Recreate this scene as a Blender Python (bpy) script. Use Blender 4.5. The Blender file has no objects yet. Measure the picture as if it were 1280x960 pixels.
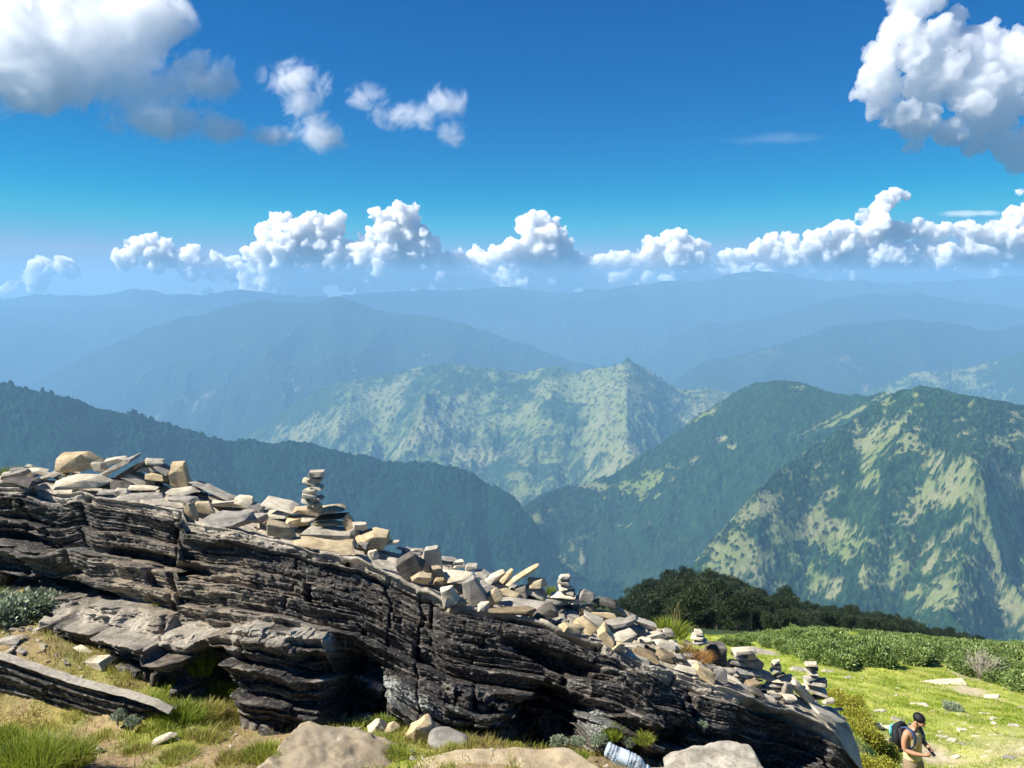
import bpy, bmesh, math, random
import numpy as np
from mathutils import Vector, Matrix, noise as mnoise

# ------------------------------------------------------------------ camera, world, sun, exposure
SC = bpy.context.scene
COL = SC.collection
F = 950.0                                  # focal length in photo pixels (photo 1280 x 960)
PITCH = math.atan(125.0 / F)               # eye level lies 125 px above the picture centre

cam_d = bpy.data.cameras.new('camera')
cam_d.sensor_width = 36.0
cam_d.lens = 36.0 * F / 1280.0
cam_d.clip_start = 0.1
cam_d.clip_end = 300000.0
cam = bpy.data.objects.new('camera', cam_d)
COL.objects.link(cam)
cam.location = (0, 0, 0)
cam.rotation_euler = (math.radians(90) - PITCH, 0, 0)
SC.camera = cam

SUN_EL = math.radians(46)
SUN_AZ = math.radians(-98)                 # from straight ahead, negative = to the left
SUN_DIR = Vector((math.sin(SUN_AZ) * math.cos(SUN_EL), math.cos(SUN_AZ) * math.cos(SUN_EL), math.sin(SUN_EL)))

world = bpy.data.worlds.new('World')
SC.world = world
world.use_nodes = True
wn, wl = world.node_tree.nodes, world.node_tree.links
wn.clear()
w_out = wn.new('ShaderNodeOutputWorld')
w_bg = wn.new('ShaderNodeBackground')
w_sky = wn.new('ShaderNodeTexSky')
w_sky.sky_type = 'NISHITA'
w_sky.sun_disc = False
w_sky.sun_elevation = SUN_EL
w_sky.sun_rotation = SUN_AZ
w_sky.altitude = 3600
w_sky.air_density = 1.0
w_sky.dust_density = 0.3
w_sky.ozone_density = 2.2
w_hsv = wn.new('ShaderNodeHueSaturation')
w_hsv.inputs['Saturation'].default_value = 1.5
w_hsv.inputs['Value'].default_value = 1.0
wl.new(w_sky.outputs[0], w_hsv.inputs['Color'])
w_gam = wn.new('ShaderNodeGamma')
w_gam.inputs['Gamma'].default_value = 1.35
w_mul = wn.new('ShaderNodeMix'); w_mul.data_type = 'RGBA'; w_mul.blend_type = 'MULTIPLY'
w_mul.inputs[0].default_value = 1.0
w_mul.inputs[7].default_value = (0.30, 0.38, 0.40, 1)
wl.new(w_hsv.outputs[0], w_gam.inputs['Color'])
wl.new(w_gam.outputs[0], w_mul.inputs[6])
# deepen the blue the way a phone camera does: one response curve per channel
w_sep = wn.new('ShaderNodeSeparateColor'); w_com = wn.new('ShaderNodeCombineColor')
wl.new(w_mul.outputs[2], w_sep.inputs[0])
def _wm(op, a, b):
    m = wn.new('ShaderNodeMath'); m.operation = op
    for i, v in enumerate((a, b)):
        if isinstance(v, bpy.types.NodeSocket): wl.new(v, m.inputs[i])
        else: m.inputs[i].default_value = v
    return m.outputs[0]
_r = _wm('MULTIPLY', _wm('MINIMUM', _wm('MAXIMUM', _wm('SUBTRACT', _wm('MULTIPLY', _wm('POWER', _wm('MULTIPLY', w_sep.outputs[0], 0.2), 1.4), 1.75), 0.014), 0.0), 0.30), 5.0)
_g = _wm('MINIMUM', _wm('MULTIPLY', _wm('POWER', _wm('MULTIPLY', w_sep.outputs[1], 0.2), 0.76), 0.82 * 5), 0.47 * 5)
_b = _wm('MINIMUM', _wm('MULTIPLY', _wm('POWER', _wm('MULTIPLY', w_sep.outputs[2], 0.2), 0.52), 0.70 * 5), 0.70 * 5)
wl.new(_r, w_com.inputs[0]); wl.new(_g, w_com.inputs[1]); wl.new(_b, w_com.inputs[2])
wl.new(w_com.outputs[0], w_bg.inputs['Color'])
w_bg.inputs['Strength'].default_value = 0.087
wl.new(w_bg.outputs[0], w_out.inputs['Surface'])

sun_d = bpy.data.lights.new('sun', 'SUN')
sun_d.energy = 4.6
sun_d.angle = math.radians(0.5)
sun_d.color = (1.0, 0.95, 0.86)
sun = bpy.data.objects.new('sun', sun_d)
COL.objects.link(sun)
sun.rotation_euler = SUN_DIR.to_track_quat('Z', 'Y').to_euler()

SC.view_settings.view_transform = 'Standard'
SC.view_settings.look = 'None'
SC.view_settings.gamma = 1.0
SC.view_settings.exposure = 1.2
SC.cycles.use_denoising = True
SC.cycles.max_bounces = 20
SC.cycles.glossy_bounces = 2
SC.cycles.transmission_bounces = 4
SC.cycles.diffuse_bounces = 3
SC.cycles.volume_bounces = 20
SC.cycles.transparent_max_bounces = 12
SC.cycles.volume_step_rate = 1.0
SC.cycles.volume_max_steps = 256
SC.render.use_persistent_data = False

# ------------------------------------------------------------------ helpers
def ray(px, py):
    """world direction through a point of the photograph (1280 x 960), scaled to y = 1"""
    x = (px - 640.0) / F; u = -(py - 480.0) / F
    cp, sp = math.cos(PITCH), math.sin(PITCH)
    y = cp + u * sp
    z = -sp + u * cp
    return Vector((x / y, 1.0, z / y))

def at(px, py, D):
    """world point seen at px,py at forward distance D"""
    return ray(px, py) * D

def ray_np(px, py):
    x = (px - 640.0) / F; u = -(py - 480.0) / F
    cp, sp = math.cos(PITCH), math.sin(PITCH)
    y = cp + u * sp
    z = -sp + u * cp
    return x / y, z / y

def tag(o, label=None, cat=None, group=None, kind=None):
    if label: o['label'] = label
    if cat: o['category'] = cat
    if group: o['group'] = group
    if kind: o['kind'] = kind
    return o

def empty(name, loc, rz=0.0):
    o = bpy.data.objects.new(name, None)
    o.empty_display_size = 0.1
    COL.objects.link(o)
    o.location = loc
    o.rotation_euler = (0, 0, rz)
    return o

def mesh_obj(name, verts, faces, mat=None, parent=None, smooth=True):
    """verts (n,3) array, faces (m,3|4) array or list"""
    me = bpy.data.meshes.new(name)
    if isinstance(faces, np.ndarray):
        v = np.asarray(verts, dtype=np.float32)
        m, k = faces.shape
        me.vertices.add(len(v)); me.vertices.foreach_set('co', v.ravel())
        me.loops.add(m * k); me.loops.foreach_set('vertex_index', faces.astype(np.int32).ravel())
        me.polygons.add(m)
        me.polygons.foreach_set('loop_start', np.arange(m, dtype=np.int32) * k)
        me.polygons.foreach_set('loop_total', np.full(m, k, dtype=np.int32))
        me.update(calc_edges=True)
    else:
        me.from_pydata([tuple(p) for p in verts], [], [tuple(f) for f in faces])
        me.update()
    if smooth:
        me.polygons.foreach_set('use_smooth', np.ones(len(me.polygons), dtype=bool))
    if mat: me.materials.append(mat)
    o = bpy.data.objects.new(name, me)
    COL.objects.link(o)
    if parent: o.parent = parent
    return o

def grid_faces(nr, nc):
    i = np.arange(nr - 1)[:, None] * nc + np.arange(nc - 1)[None, :]
    return np.stack([i, i + 1, i + nc + 1, i + nc], axis=-1).reshape(-1, 4)

def add_attr(o, name, vals):
    a = o.data.attributes.new(name, 'FLOAT', 'POINT')
    a.data.foreach_set('value', np.asarray(vals, dtype=np.float32).ravel())

# vectorised noise ---------------------------------------------------------------------------
def _h(ix, iy, iz, seed):
    n = (ix.astype(np.int64) * 374761393 + iy.astype(np.int64) * 668265263 + iz.astype(np.int64) * 2147483647 + seed * 1274126177) & 0xFFFFFFFF
    n = ((n ^ (n >> 13)) * 1274126177) & 0xFFFFFFFF
    n = ((n ^ (n >> 16)) * 2246822519) & 0xFFFFFFFF
    n = n ^ (n >> 15)
    return (n & 0xFFFFFF) / float(0xFFFFFF)

def vnoise(x, y, z=None, seed=0):
    """smooth value noise, -1..1"""
    x = np.asarray(x, float); y = np.asarray(y, float)
    z = np.zeros_like(x) if z is None else np.asarray(z, float)
    x, y, z = np.broadcast_arrays(x, y, z)
    ix, iy, iz = np.floor(x), np.floor(y), np.floor(z)
    fx, fy, fz = x - ix, y - iy, z - iz
    fx = fx * fx * fx * (fx * (fx * 6 - 15) + 10); fy = fy * fy * fy * (fy * (fy * 6 - 15) + 10); fz = fz * fz * fz * (fz * (fz * 6 - 15) + 10)
    flat = not np.any(z)
    def layer(iz):
        a = _h(ix, iy, iz, seed); b = _h(ix + 1, iy, iz, seed)
        c = _h(ix, iy + 1, iz, seed); d = _h(ix + 1, iy + 1, iz, seed)
        return (a * (1 - fx) + b * fx) * (1 - fy) + (c * (1 - fx) + d * fx) * fy
    r = layer(iz) if flat else layer(iz) * (1 - fz) + layer(iz + 1) * fz
    return r * 2 - 1

def fbm(x, y, z=None, oct=4, lac=2.03, gain=0.5, seed=0):
    s, a, f, t = 0, 1.0, 1.0, 0
    for i in range(oct):
        s = s + a * vnoise(np.asarray(x) * f + 13.7 * i, np.asarray(y) * f + 7.3 * i, None if z is None else np.asarray(z) * f + 3.1 * i, seed + i)
        t += a; a *= gain; f *= lac
    return s / t

def ridged(x, y, oct=5, seed=0, gain=0.5, lac=2.1):
    s, a, f, t, w = 0, 1.0, 1.0, 0, 1.0
    for i in range(oct):
        n = 1 - np.abs(vnoise(np.asarray(x) * f + 5.1 * i, np.asarray(y) * f + 9.2 * i, None, seed + i)) * 1.6
        n = np.clip(n, 0, 1) ** 1.5 if i == 0 else np.clip(n, 0, 1)
        s = s + a * n * w; w = np.clip(n * 1.4, 0.2, 1)
        t += a; a *= gain; f *= lac
    return s / t

def worley(x, y, seed=0):
    """distance to the nearest jittered cell point, and that cell's random number"""
    ix, iy = np.floor(x), np.floor(y)
    best = np.full(np.shape(x), 9.0); rid = np.zeros(np.shape(x))
    for dx in (-1, 0, 1):
        for dy in (-1, 0, 1):
            cx, cy = ix + dx, iy + dy
            px = cx + _h(cx, cy, cx * 0, seed); py = cy + _h(cx, cy, cx * 0 + 1, seed)
            d = (px - x) ** 2 + (py - y) ** 2
            m = d < best
            best = np.where(m, d, best); rid = np.where(m, _h(cx, cy, cx * 0 + 2, seed), rid)
    return np.sqrt(best), rid

def sstep(a, b, x):
    t = np.clip((np.asarray(x, float) - a) / (b - a), 0, 1)
    return t * t * (3 - 2 * t)

# materials -----------------------------------------------------------------------------------
class NT:
    """small node-tree writer"""
    def __init__(s, name):
        s.m = bpy.data.materials.new(name); s.m.use_nodes = True
        s.n, s.l = s.m.node_tree.nodes, s.m.node_tree.links
        s.n.clear(); s.out = s.n.new('ShaderNodeOutputMaterial')
    def node(s, t, ins=None, **kw):
        nd = s.n.new(t)
        for k, v in kw.items(): setattr(nd, k, v)
        for k, v in (ins or {}).items():
            if isinstance(v, bpy.types.NodeSocket): s.l.new(v, nd.inputs[k])
            else: nd.inputs[k].default_value = v
        return nd
    def coord(s, kind='Object', scale=(1, 1, 1), rot=(0, 0, 0)):
        t = s.node('ShaderNodeTexCoord')
        return s.node('ShaderNodeMapping', {'Vector': t.outputs[kind], 'Scale': scale, 'Rotation': rot}).outputs[0]
    def pos(s, scale=(1, 1, 1), rot=(0, 0, 0)):
        t = s.node('ShaderNodeNewGeometry')
        return s.node('ShaderNodeMapping', {'Vector': t.outputs['Position'], 'Scale': scale, 'Rotation': rot}).outputs[0]
    def noise(s, vec, scale, detail=4, rough=0.55, out=0, dist=0.0):
        return s.node('ShaderNodeTexNoise', {'Vector': vec, 'Scale': scale, 'Detail': detail, 'Roughness': rough, 'Distortion': dist}).outputs[out]
    def ramp(s, fac, stops, interp='LINEAR'):
        r = s.node('ShaderNodeValToRGB', {'Fac': fac}); cr = r.color_ramp; cr.interpolation = interp
        while len(cr.elements) < len(stops): cr.elements.new(0.5)
        for e, (p, c) in zip(cr.elements, stops):
            e.position = p; e.color = (c, c, c, 1) if isinstance(c, (int, float)) else tuple(c) + (1,)
        return r.outputs[0]
    def mix(s, fac, a, b, mode='MIX'):
        nd = s.node('ShaderNodeMix', data_type='RGBA', blend_type=mode)
        for sock, v in ((nd.inputs[0], fac), (nd.inputs[6], a), (nd.inputs[7], b)):
            if isinstance(v, bpy.types.NodeSocket): s.l.new(v, sock)
            else: sock.default_value = v if isinstance(v, (int, float)) else tuple(v) + (1,)
        return nd.outputs[2]
    def math(s, op, a, b=0.0, c=0.0, clamp=False):
        nd = s.node('ShaderNodeMath', operation=op, use_clamp=clamp)
        for i, v in enumerate((a, b, c)):
            if isinstance(v, bpy.types.NodeSocket): s.l.new(v, nd.inputs[i])
            else: nd.inputs[i].default_value = v
        return nd.outputs[0]
    def attr(s, name):
        return s.node('ShaderNodeAttribute', attribute_name=name).outputs['Fac']
    def bump(s, h, strength=0.5, dist=0.02, normal=None):
        ins = {'Height': h, 'Strength': strength, 'Distance': dist}
        if normal is not None: ins['Normal'] = normal
        return s.node('ShaderNodeBump', ins).outputs[0]
    def bsdf(s, color, rough=0.9, normal=None, spec=0.2, **kw):
        ins = {'Base Color': color if isinstance(color, bpy.types.NodeSocket) else tuple(color) + (1,), 'Roughness': rough, 'Specular IOR Level': spec}
        if normal is not None: ins['Normal'] = normal
        ins.update(kw)
        b = s.node('ShaderNodeBsdfPrincipled', ins)
        s.l.new(b.outputs[0], s.out.inputs['Surface'])
        return b

def plain(name, color, rough=0.8, spec=0.2, **kw):
    t = NT(name); t.bsdf(color, rough, None, spec, **kw); return t.m
# ------------------------------------------------------------------ haze, far land
def make_haze():
    t = NT('haze_air')
    v = t.node('ShaderNodeVolumePrincipled', {'Color': (0.34, 0.65, 0.95, 1), 'Density': HAZE_DENSITY, 'Anisotropy': 0.0})
    t.l.new(v.outputs[0], t.out.inputs['Volume'])
    x0, x1, y0, y1, z0, z1 = -46000, 46000, -6000, 17500, -3601.0, 290.0
    vs = np.array([(x, y, z) for x in (x0, x1) for y in (y0, y1) for z in (z0, z1)], float)
    fs = np.array([(0, 1, 3, 2), (4, 6, 7, 5), (0, 4, 5, 1), (2, 3, 7, 6), (0, 2, 6, 4), (1, 5, 7, 3)])
    o = mesh_obj('haze', vs, fs, t.m, smooth=False)
    tag(o, 'pale blue mountain haze filling the valleys', None, None, 'stuff')
    return o
HAZE_DENSITY = 8.4e-5
make_haze()

def mountain_mat(name, forest, clear, tan, cell, bump_m):
    t = NT(name)
    p = t.pos()
    f = t.attr('forest')
    n1 = t.noise(p, 1.0 / (cell * 1.0), 3, 0.6)
    n2 = t.noise(p, 1.0 / (cell * 12.0), 4, 0.6)
    n3 = t.noise(p, 1.0 / (cell * 30.0), 4, 0.6)
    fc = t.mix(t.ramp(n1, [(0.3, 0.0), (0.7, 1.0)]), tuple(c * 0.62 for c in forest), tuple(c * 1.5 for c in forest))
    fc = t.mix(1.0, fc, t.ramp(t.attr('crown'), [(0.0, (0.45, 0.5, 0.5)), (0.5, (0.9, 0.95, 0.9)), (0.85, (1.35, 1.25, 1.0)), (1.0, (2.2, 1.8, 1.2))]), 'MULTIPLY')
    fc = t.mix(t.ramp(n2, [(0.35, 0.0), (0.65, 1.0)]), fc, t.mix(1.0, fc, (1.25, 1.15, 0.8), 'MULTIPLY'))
    cc = t.mix(t.ramp(n3, [(0.4, 0.0), (0.6, 1.0)]), clear, tan)
    cc = t.mix(t.ramp(n1, [(0.35, 0.0), (0.75, 0.6)]), cc, tuple(c * 0.5 for c in clear))
    col = t.mix(f, cc, fc)
    nrm = t.bump(n1, 0.9, bump_m)
    t.bsdf(col, 1.0, nrm, 0.0)
    return t.m

def make_range(name, crest, mat, label, slope=0.62, depth=2000.0, rows=240, step=1.3, pad=60, back=0.7, amp=260.0, wl_=(900.0, 2400.0),
               spurs=(), clear_fn=None, base_forest=0.8, canopy=0.0, cell=11.0, jag=0.0, seed=1, floor=-3500.0, steep_top=0.0, forest_noise=(500., 1.), fine=0.5, soft=0.05):
    cx = np.array([c[0] for c in crest], float); cy = np.array([c[1] for c in crest], float); cd = np.array([c[2] for c in crest], float)
    px = np.arange(cx[0] - pad, cx[-1] + pad, step)
    def smooth_interp(xs, ys):
        v = np.interp(px, xs, ys)
        k = max(3, int(9 / step)) | 1
        w = np.hanning(k + 2)[1:-1]; w /= w.sum()
        return np.convolve(np.pad(v, k // 2, mode='edge'), w, mode='valid')
    py = smooth_interp(cx, cy); D = np.interp(px, cx, cd)
    rx, rz = ray_np(px, py)
    nc = len(px)
    # rows: s < 0 behind the crest, s > 0 towards the camera
    sb = -np.linspace(1, 0, 10)[:-1] ** 1.5 * depth * 0.6
    sf = np.linspace(0, 1, rows) ** 1.25 * depth
    s = np.concatenate([sb, sf])[:, None]
    X = rx[None, :] * (D[None, :] - s); Y = D[None, :] - s
    zc = (rz * D)[None, :]
    sa = np.abs(s)
    fall = np.where(s > 0, slope, back) * sa * (1 + steep_top * np.exp(-sa / (depth * 0.12)))
    # gullies and spurs: noise stretched down the slope
    wx = X / wl_[0] + 0.35 * fbm(X / 1500., Y / 1500., oct=3, seed=seed + 50)
    wy = (Y) / wl_[1] + 0.35 * fbm(X / 1500. + 9, Y / 1500., oct=3, seed=seed + 60)
    r = 0.6 * ridged(wx, wy, 6, seed) + 0.4 * ridged(X / (wl_[0] * 0.8) + 3, Y / (wl_[0] * 0.9), 6, seed + 4)
    A = amp * sstep(0, depth * 0.30, sa)
    z = zc - fall + (r - 0.62) * A
    for (pts, h, w) in spurs:            # explicit spur lines: [(px, fraction of depth)], height, half width (m)
        q = np.array([p[1] for p in pts]) * depth; xx = np.array([p[0] for p in pts], float)
        xs_px = np.interp(s[:, 0], q, xx)[:, None]
        dist = np.abs(px[None, :] - xs_px) / F * (D[None, :] - s) + 60 * vnoise(X / 300, Y / 300, seed=seed + 3)
        ramp_ = sstep(q[0] - 1, q[0] + depth * 0.10, s) * (1 - sstep(q[-1] * 0.8, q[-1] * 1.05, s))
        z = z + np.minimum(h, 0.55 * slope * np.maximum(s, 0)) * np.clip(1 - dist / w, 0, 1) ** 0.8 * ramp_
    z = z + jag * fbm(X / 260., Y / 260., oct=4, seed=seed + 7)
    z = np.maximum(z, floor + 20 * r)
    # where does each vertex stand in the photograph (used only to set the clearings on the land)
    cp, sp = math.cos(PITCH), math.sin(PITCH)
    fw = Y * cp - z * sp; up = Y * sp + z * cp
    PX = 640 + F * X / np.maximum(fw, 1); PY = 480 - F * up / np.maximum(fw, 1)
    n = fbm(X / forest_noise[0], Y / forest_noise[0], oct=5, seed=seed + 20, gain=0.6) * forest_noise[1]
    g = base_forest + n - 0.25 * (r - 0.6)
    if clear_fn is not None: g = g - clear_fn(PX, PY, X, Y, r)
    dots, drid = worley(X / (cell * 2.2), Y * 1.4 / (cell * 2.2), seed + 77)
    g = g + 0.30 * (0.45 - dots) + fine * fbm(X / (cell * 3.6), Y * 1.5 / (cell * 3.6), oct=5, gain=0.75, seed=seed + 5)
    forest = sstep(-soft, soft + 0.09, g)
    lone, lid = worley(X / (cell * 1.5), Y * 1.5 / (cell * 1.5), seed + 91)
    forest = np.maximum(forest, (lid > 0.62) * sstep(0.42, 0.30, lone))
    if canopy > 0:
        cell_, cell = cell, cell * 1.0
        d, rid = worley(X / cell, Y * 1.35 / cell, seed + 31)
        z = z + forest * canopy * (0.25 + 1.2 * rid ** 1.5) * np.sqrt(np.clip(1 - d * d * 1.8, 0, 1)) * (0.7 + 0.6 * vnoise(X / (cell * 9), Y / (cell * 9), seed=seed + 8))
        z = z + forest * canopy * 0.9 * fbm(X / (cell * 5), Y / (cell * 5), oct=3, seed=seed + 9)
    else: rid = 0.5 + 0 * z
    V = np.stack([X, Y, z], -1).reshape(-1, 3)
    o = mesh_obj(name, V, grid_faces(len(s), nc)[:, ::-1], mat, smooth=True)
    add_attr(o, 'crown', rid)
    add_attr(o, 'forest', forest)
    tag(o, label, None, None, 'structure')
    return o

def blobs(lst, nz=90.0, seed=5):
    """clearings: ellipses (cx, cy, rx, ry, angle deg, strength) with ragged edges"""
    def fn(PX, PY, X, Y, r):
        out = 0
        wob = 0.95 * fbm(X / nz, Y / nz, oct=6, seed=seed, gain=0.72)
        for (cx, cy, rx, ry, a, st) in lst:
            a = math.radians(a); dx, dy = PX - cx, PY - cy
            u = (dx * math.cos(a) + dy * math.sin(a)) / rx; v = (-dx * math.sin(a) + dy * math.cos(a)) / ry
            e = 1 - np.sqrt(u * u + v * v) + wob
            out = np.maximum(out, st * sstep(-0.55, 0.75, e))
        return out
    return fn

FOREST = (0.012, 0.032, 0.017); CLEAR = (0.15, 0.185, 0.055); TAN = (0.22, 0.21, 0.11)
m_near = mountain_mat('forested_slope', FOREST, CLEAR, TAN, 9.0, 5.0)
m_mid = mountain_mat('patchwork_slope', (0.020, 0.044, 0.026), (0.17, 0.20, 0.065), (0.25, 0.235, 0.12), 20.0, 14.0)
m_dark = mountain_mat('dense_forest_shaded', (0.005, 0.022, 0.020), CLEAR, TAN, 9.0, 5.0)  # left ridge's forest coloured darker, as its slope faces away from the sun
m_far = mountain_mat('far_slope', (0.014, 0.026, 0.022), (0.12, 0.12, 0.07), (0.24, 0.21, 0.15), 45.0, 30.0)

# very far ranges
make_range('mountain', [(-60, 372, 15000), (0, 373, 15000), (60, 368, 15000), (110, 370, 15000), (140, 366, 15000), (170, 360, 15000), (205, 366, 15000), (250, 369, 15000),
    (300, 362, 15000), (340, 368, 15000), (400, 371, 15000), (500, 366, 15000), (530, 362, 15000), (570, 364, 15000), (600, 361, 15000), (640, 358, 15000), (665, 364, 15000), (700, 365, 15000),
    (740, 363, 15000), (800, 356, 15000), (830, 350, 15000), (870, 352, 15000), (910, 344, 15000), (950, 340, 15000), (975, 339, 15000), (1000, 346, 15000), (1030, 352, 15000), (1080, 350, 15000), (1110, 355, 15000),
    (1180, 352, 15000), (1230, 347, 15000), (1280, 345, 15000), (1340, 342, 15000)], m_far, 'farthest pale blue mountain range under the cumulus clouds',
    slope=0.45, depth=4500, rows=90, amp=900, wl_=(2600, 6000), seed=11, jag=60, base_forest=0.85)
make_range('mountain', [(-60, 386, 14000), (0, 384, 14000), (60, 383, 14000), (110, 387, 14000), (150, 382, 14000), (190, 386, 14000), (240, 386, 14000), (290, 384, 14000), (350, 396, 14000), (430, 420, 14000)],
    m_far, 'long hazy blue ridge at the left below the farthest mountains', slope=0.4, depth=4500, rows=90, amp=700, wl_=(2200, 5000), seed=12, jag=40, base_forest=0.85)
make_range('mountain', [(-80, 378, 13000), (0, 394, 13000), (50, 404, 13000), (100, 420, 13000), (140, 438, 13000), (180, 470, 13000), (220, 500, 13000)],
    m_far, 'hazy blue slope descending from the left picture edge', slope=0.4, depth=4500, rows=80, amp=600, wl_=(2200, 5000), seed=13, jag=30, base_forest=0.85)
make_range('mountain', [(700, 520, 12300), (760, 480, 12300), (810, 446, 12300), (840, 425, 12300), (885, 401, 12300), (905, 404, 12300), (950, 396, 12300), (985, 388, 12300), (1030, 377, 12300), (1065, 370, 12300), (1100, 367, 12300),
    (1150, 368, 12300), (1200, 378, 12300), (1240, 380, 12300), (1280, 386, 12300), (1340, 380, 12300)], m_far, 'hazy blue mountain at the right behind two nearer hazy ridges',
    slope=0.5, depth=5500, rows=120, amp=700, wl_=(1500, 3800), seed=14, jag=50, base_forest=0.85)
make_range('mountain', [(-20, 520, 10800), (40, 481, 10800), (75, 462, 10800), (130, 434, 10800), (165, 418, 10800), (200, 404, 10800), (225, 398, 10800), (260, 390, 10800), (300, 380, 10800), (333, 373, 10800), (362, 380, 10800), (392, 381, 10800),
    (418, 369, 10800), (440, 377, 10800), (480, 388, 10800), (540, 396, 10800), (580, 404, 10800), (620, 418, 10800), (660, 431, 10800), (700, 445, 10800), (740, 458, 10800), (790, 480, 10800), (850, 520, 10800)],
    m_far, 'broad hazy blue mountain with twin summits left of the centre', slope=0.5, depth=5500, rows=160, amp=800, wl_=(1300, 3600), seed=15, jag=50, base_forest=0.65,
    spurs=[([(418, 0.0), (400, 0.3), (380, 0.8)], 350, 900)])
make_range('mountain', [(820, 500, 9600), (850, 470, 9600), (880, 452, 9600), (930, 442, 9600), (972, 431, 9600), (1000, 424, 9600), (1030, 411, 9600), (1060, 405, 9600), (1090, 402, 9600), (1140, 400, 9600), (1185, 404, 9600),
    (1220, 410, 9600), (1250, 413, 9600), (1280, 405, 9600), (1340, 398, 9600)], m_far, 'hazy ridge with pale gullies at the right',
    slope=0.55, depth=3800, rows=130, amp=520, wl_=(900, 2600), seed=16, jag=40, base_forest=0.6)
make_range('mountain', [(1040, 520, 7500), (1080, 492, 7500), (1110, 477, 7500), (1140, 466, 7500), (1170, 462, 7500), (1200, 461, 7500), (1230, 454, 7500), (1260, 446, 7500), (1280, 440, 7500), (1340, 425, 7500)],
    m_mid, 'pale grassy ridge at the right picture edge above the forested summit', slope=0.6, depth=2400, rows=120, amp=300, wl_=(500, 1400), seed=17, jag=20, base_forest=0.12)
# middle massif with the pointed summit
mid_clear = blobs([(770, 520, 60, 42, 70, 0.95), (735, 500, 28, 16, 0, 0.6), (560, 520, 90, 30, -10, 0.45), (690, 535, 60, 12, 0, 0.7), (650, 525, 40, 10, 0, 0.8), (430, 520, 90, 16, -25, 0.7), (830, 555, 60, 16, -28, 0.9),
    (880, 530, 45, 12, -30, 0.95), (500, 560, 90, 22, 10, 0.4), (760, 590, 70, 14, -20, 0.7), (610, 575, 14, 5, -30, 1.1), (640, 470, 40, 8, 0, 0.5), (530, 470, 50, 6, 0, 0.4)], 220)
make_range('mountain', [(240, 600, 7600), (280, 570, 7600), (310, 545, 7600), (345, 520, 7600), (390, 490, 7600), (425, 478, 7600), (455, 474, 7600), (500, 464, 7500), (530, 456, 7500), (560, 455, 7400), (590, 457, 7300), (620, 459, 7200),
    (640, 464, 7200), (655, 465, 7200), (672, 460, 7200), (690, 458, 7100), (705, 462, 7000), (720, 468, 6900), (735, 463, 6900), (755, 461, 6800), (770, 457, 6800), (785, 452, 6800), (797, 458, 6800), (815, 468, 6800), (835, 481, 6800), (855, 488, 6800),
    (880, 485, 6800), (900, 489, 6800), (930, 495, 6800), (980, 510, 6800)], m_mid, 'patchy green mountain with a pointed summit in the middle of the valley',
    slope=0.50, depth=3400, rows=330, amp=270, wl_=(620, 1500), seed=18, jag=22, canopy=22, cell=28, fine=0.9, soft=0.22, base_forest=0.12, clear_fn=lambda *q: 0.7 * mid_clear(*q),
    spurs=[([(785, 0.0), (782, 0.2), (795, 0.45), (800, 0.7)], 330, 460), ([(690, 0.0), (672, 0.3), (640, 0.7)], 240, 330), ([(560, 0.0), (530, 0.3), (500, 0.8)], 240, 380), ([(440, 0.0), (430, 0.4)], 160, 300)], forest_noise=(420., 1.0))
# ridge behind the right mountain
r2_clear = blobs([(905, 549, 10, 4, -10, 1.3), (915, 560, 6, 3, 0, 1.2), (865, 578, 8, 4, 0, 1.2), (870, 575, 6, 3, 0, 1.2), (845, 585, 12, 5, 0, 1.2), (800, 608, 45, 12, -15, 1.1), (740, 608, 30, 6, 5, 1.2), (660, 660, 22, 30, 30, 0.95), (690, 640, 10, 5, 0, 1.0),
    (720, 690, 18, 30, 10, 0.8), (760, 660, 14, 9, 0, 0.8), (1000, 485, 12, 4, 0, 1.1), (1060, 520, 70, 3, -28, 1.3), (1020, 535, 40, 2.5, -28, 1.1), (880, 520, 30, 6, -32, 1.2)], 60)
make_range('mountain', [(560, 730, 3500), (600, 700, 3500), (625, 680, 3500), (640, 655, 3600), (655, 635, 3700), (675, 618, 3800), (700, 611, 3900), (740, 602, 4000), (770, 592, 4050), (800, 572, 4100), (835, 548, 4150), (870, 522, 4200), (900, 502, 4250), (920, 490, 4250), (945, 480, 4200),
    (970, 476, 4100), (1000, 478, 4000), (1030, 487, 3900), (1060, 494, 3800), (1080, 493, 3600), (1110, 492, 3500), (1160, 510, 3400), (1230, 540, 3400)], m_near,
    'forested ridge with small clearings rising behind the sunlit mountain', slope=0.52, depth=1900, rows=340, step=1.15, amp=170, wl_=(330, 800), seed=23, jag=9, canopy=14, cell=16, fine=0.9, base_forest=0.85, clear_fn=r2_clear, forest_noise=(230., 1.0))
# right mountain
r1_clear = blobs([(1145, 495, 5, 6, 0, 1.2), (1150, 505, 12, 5, 0, 0.9), (1120, 530, 8, 14, 20, 0.7), (1150, 560, 22, 10, 40, 0.8), (1190, 610, 50, 34, 20, 1.1), (1215, 505, 5, 4, 0, 1), (1245, 550, 10, 6, -50, 0.9), (1270, 600, 25, 12, 0, 1.0),
    (1050, 670, 50, 34, 30, 1.1), (1090, 600, 12, 40, -20, 0.8), (940, 640, 18, 34, 60, 1.1), (920, 690, 34, 26, 20, 1.0), (985, 660, 30, 26, 0, 0.8), (1045, 735, 16, 18, -20, 1.2), (1100, 715, 30, 26, 0, 0.8), (1190, 700, 34, 38, 0, 0.8),
    (1250, 740, 28, 26, 0, 0.8), (1030, 610, 34, 22, 30, 0.75), (900, 725, 30, 20, 0, 0.9), (1160, 745, 30, 16, 0, 0.7), (1100, 560, 30, 30, 30, 0.45), (1240, 680, 24, 18, 0, 0.6)], 75)
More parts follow.
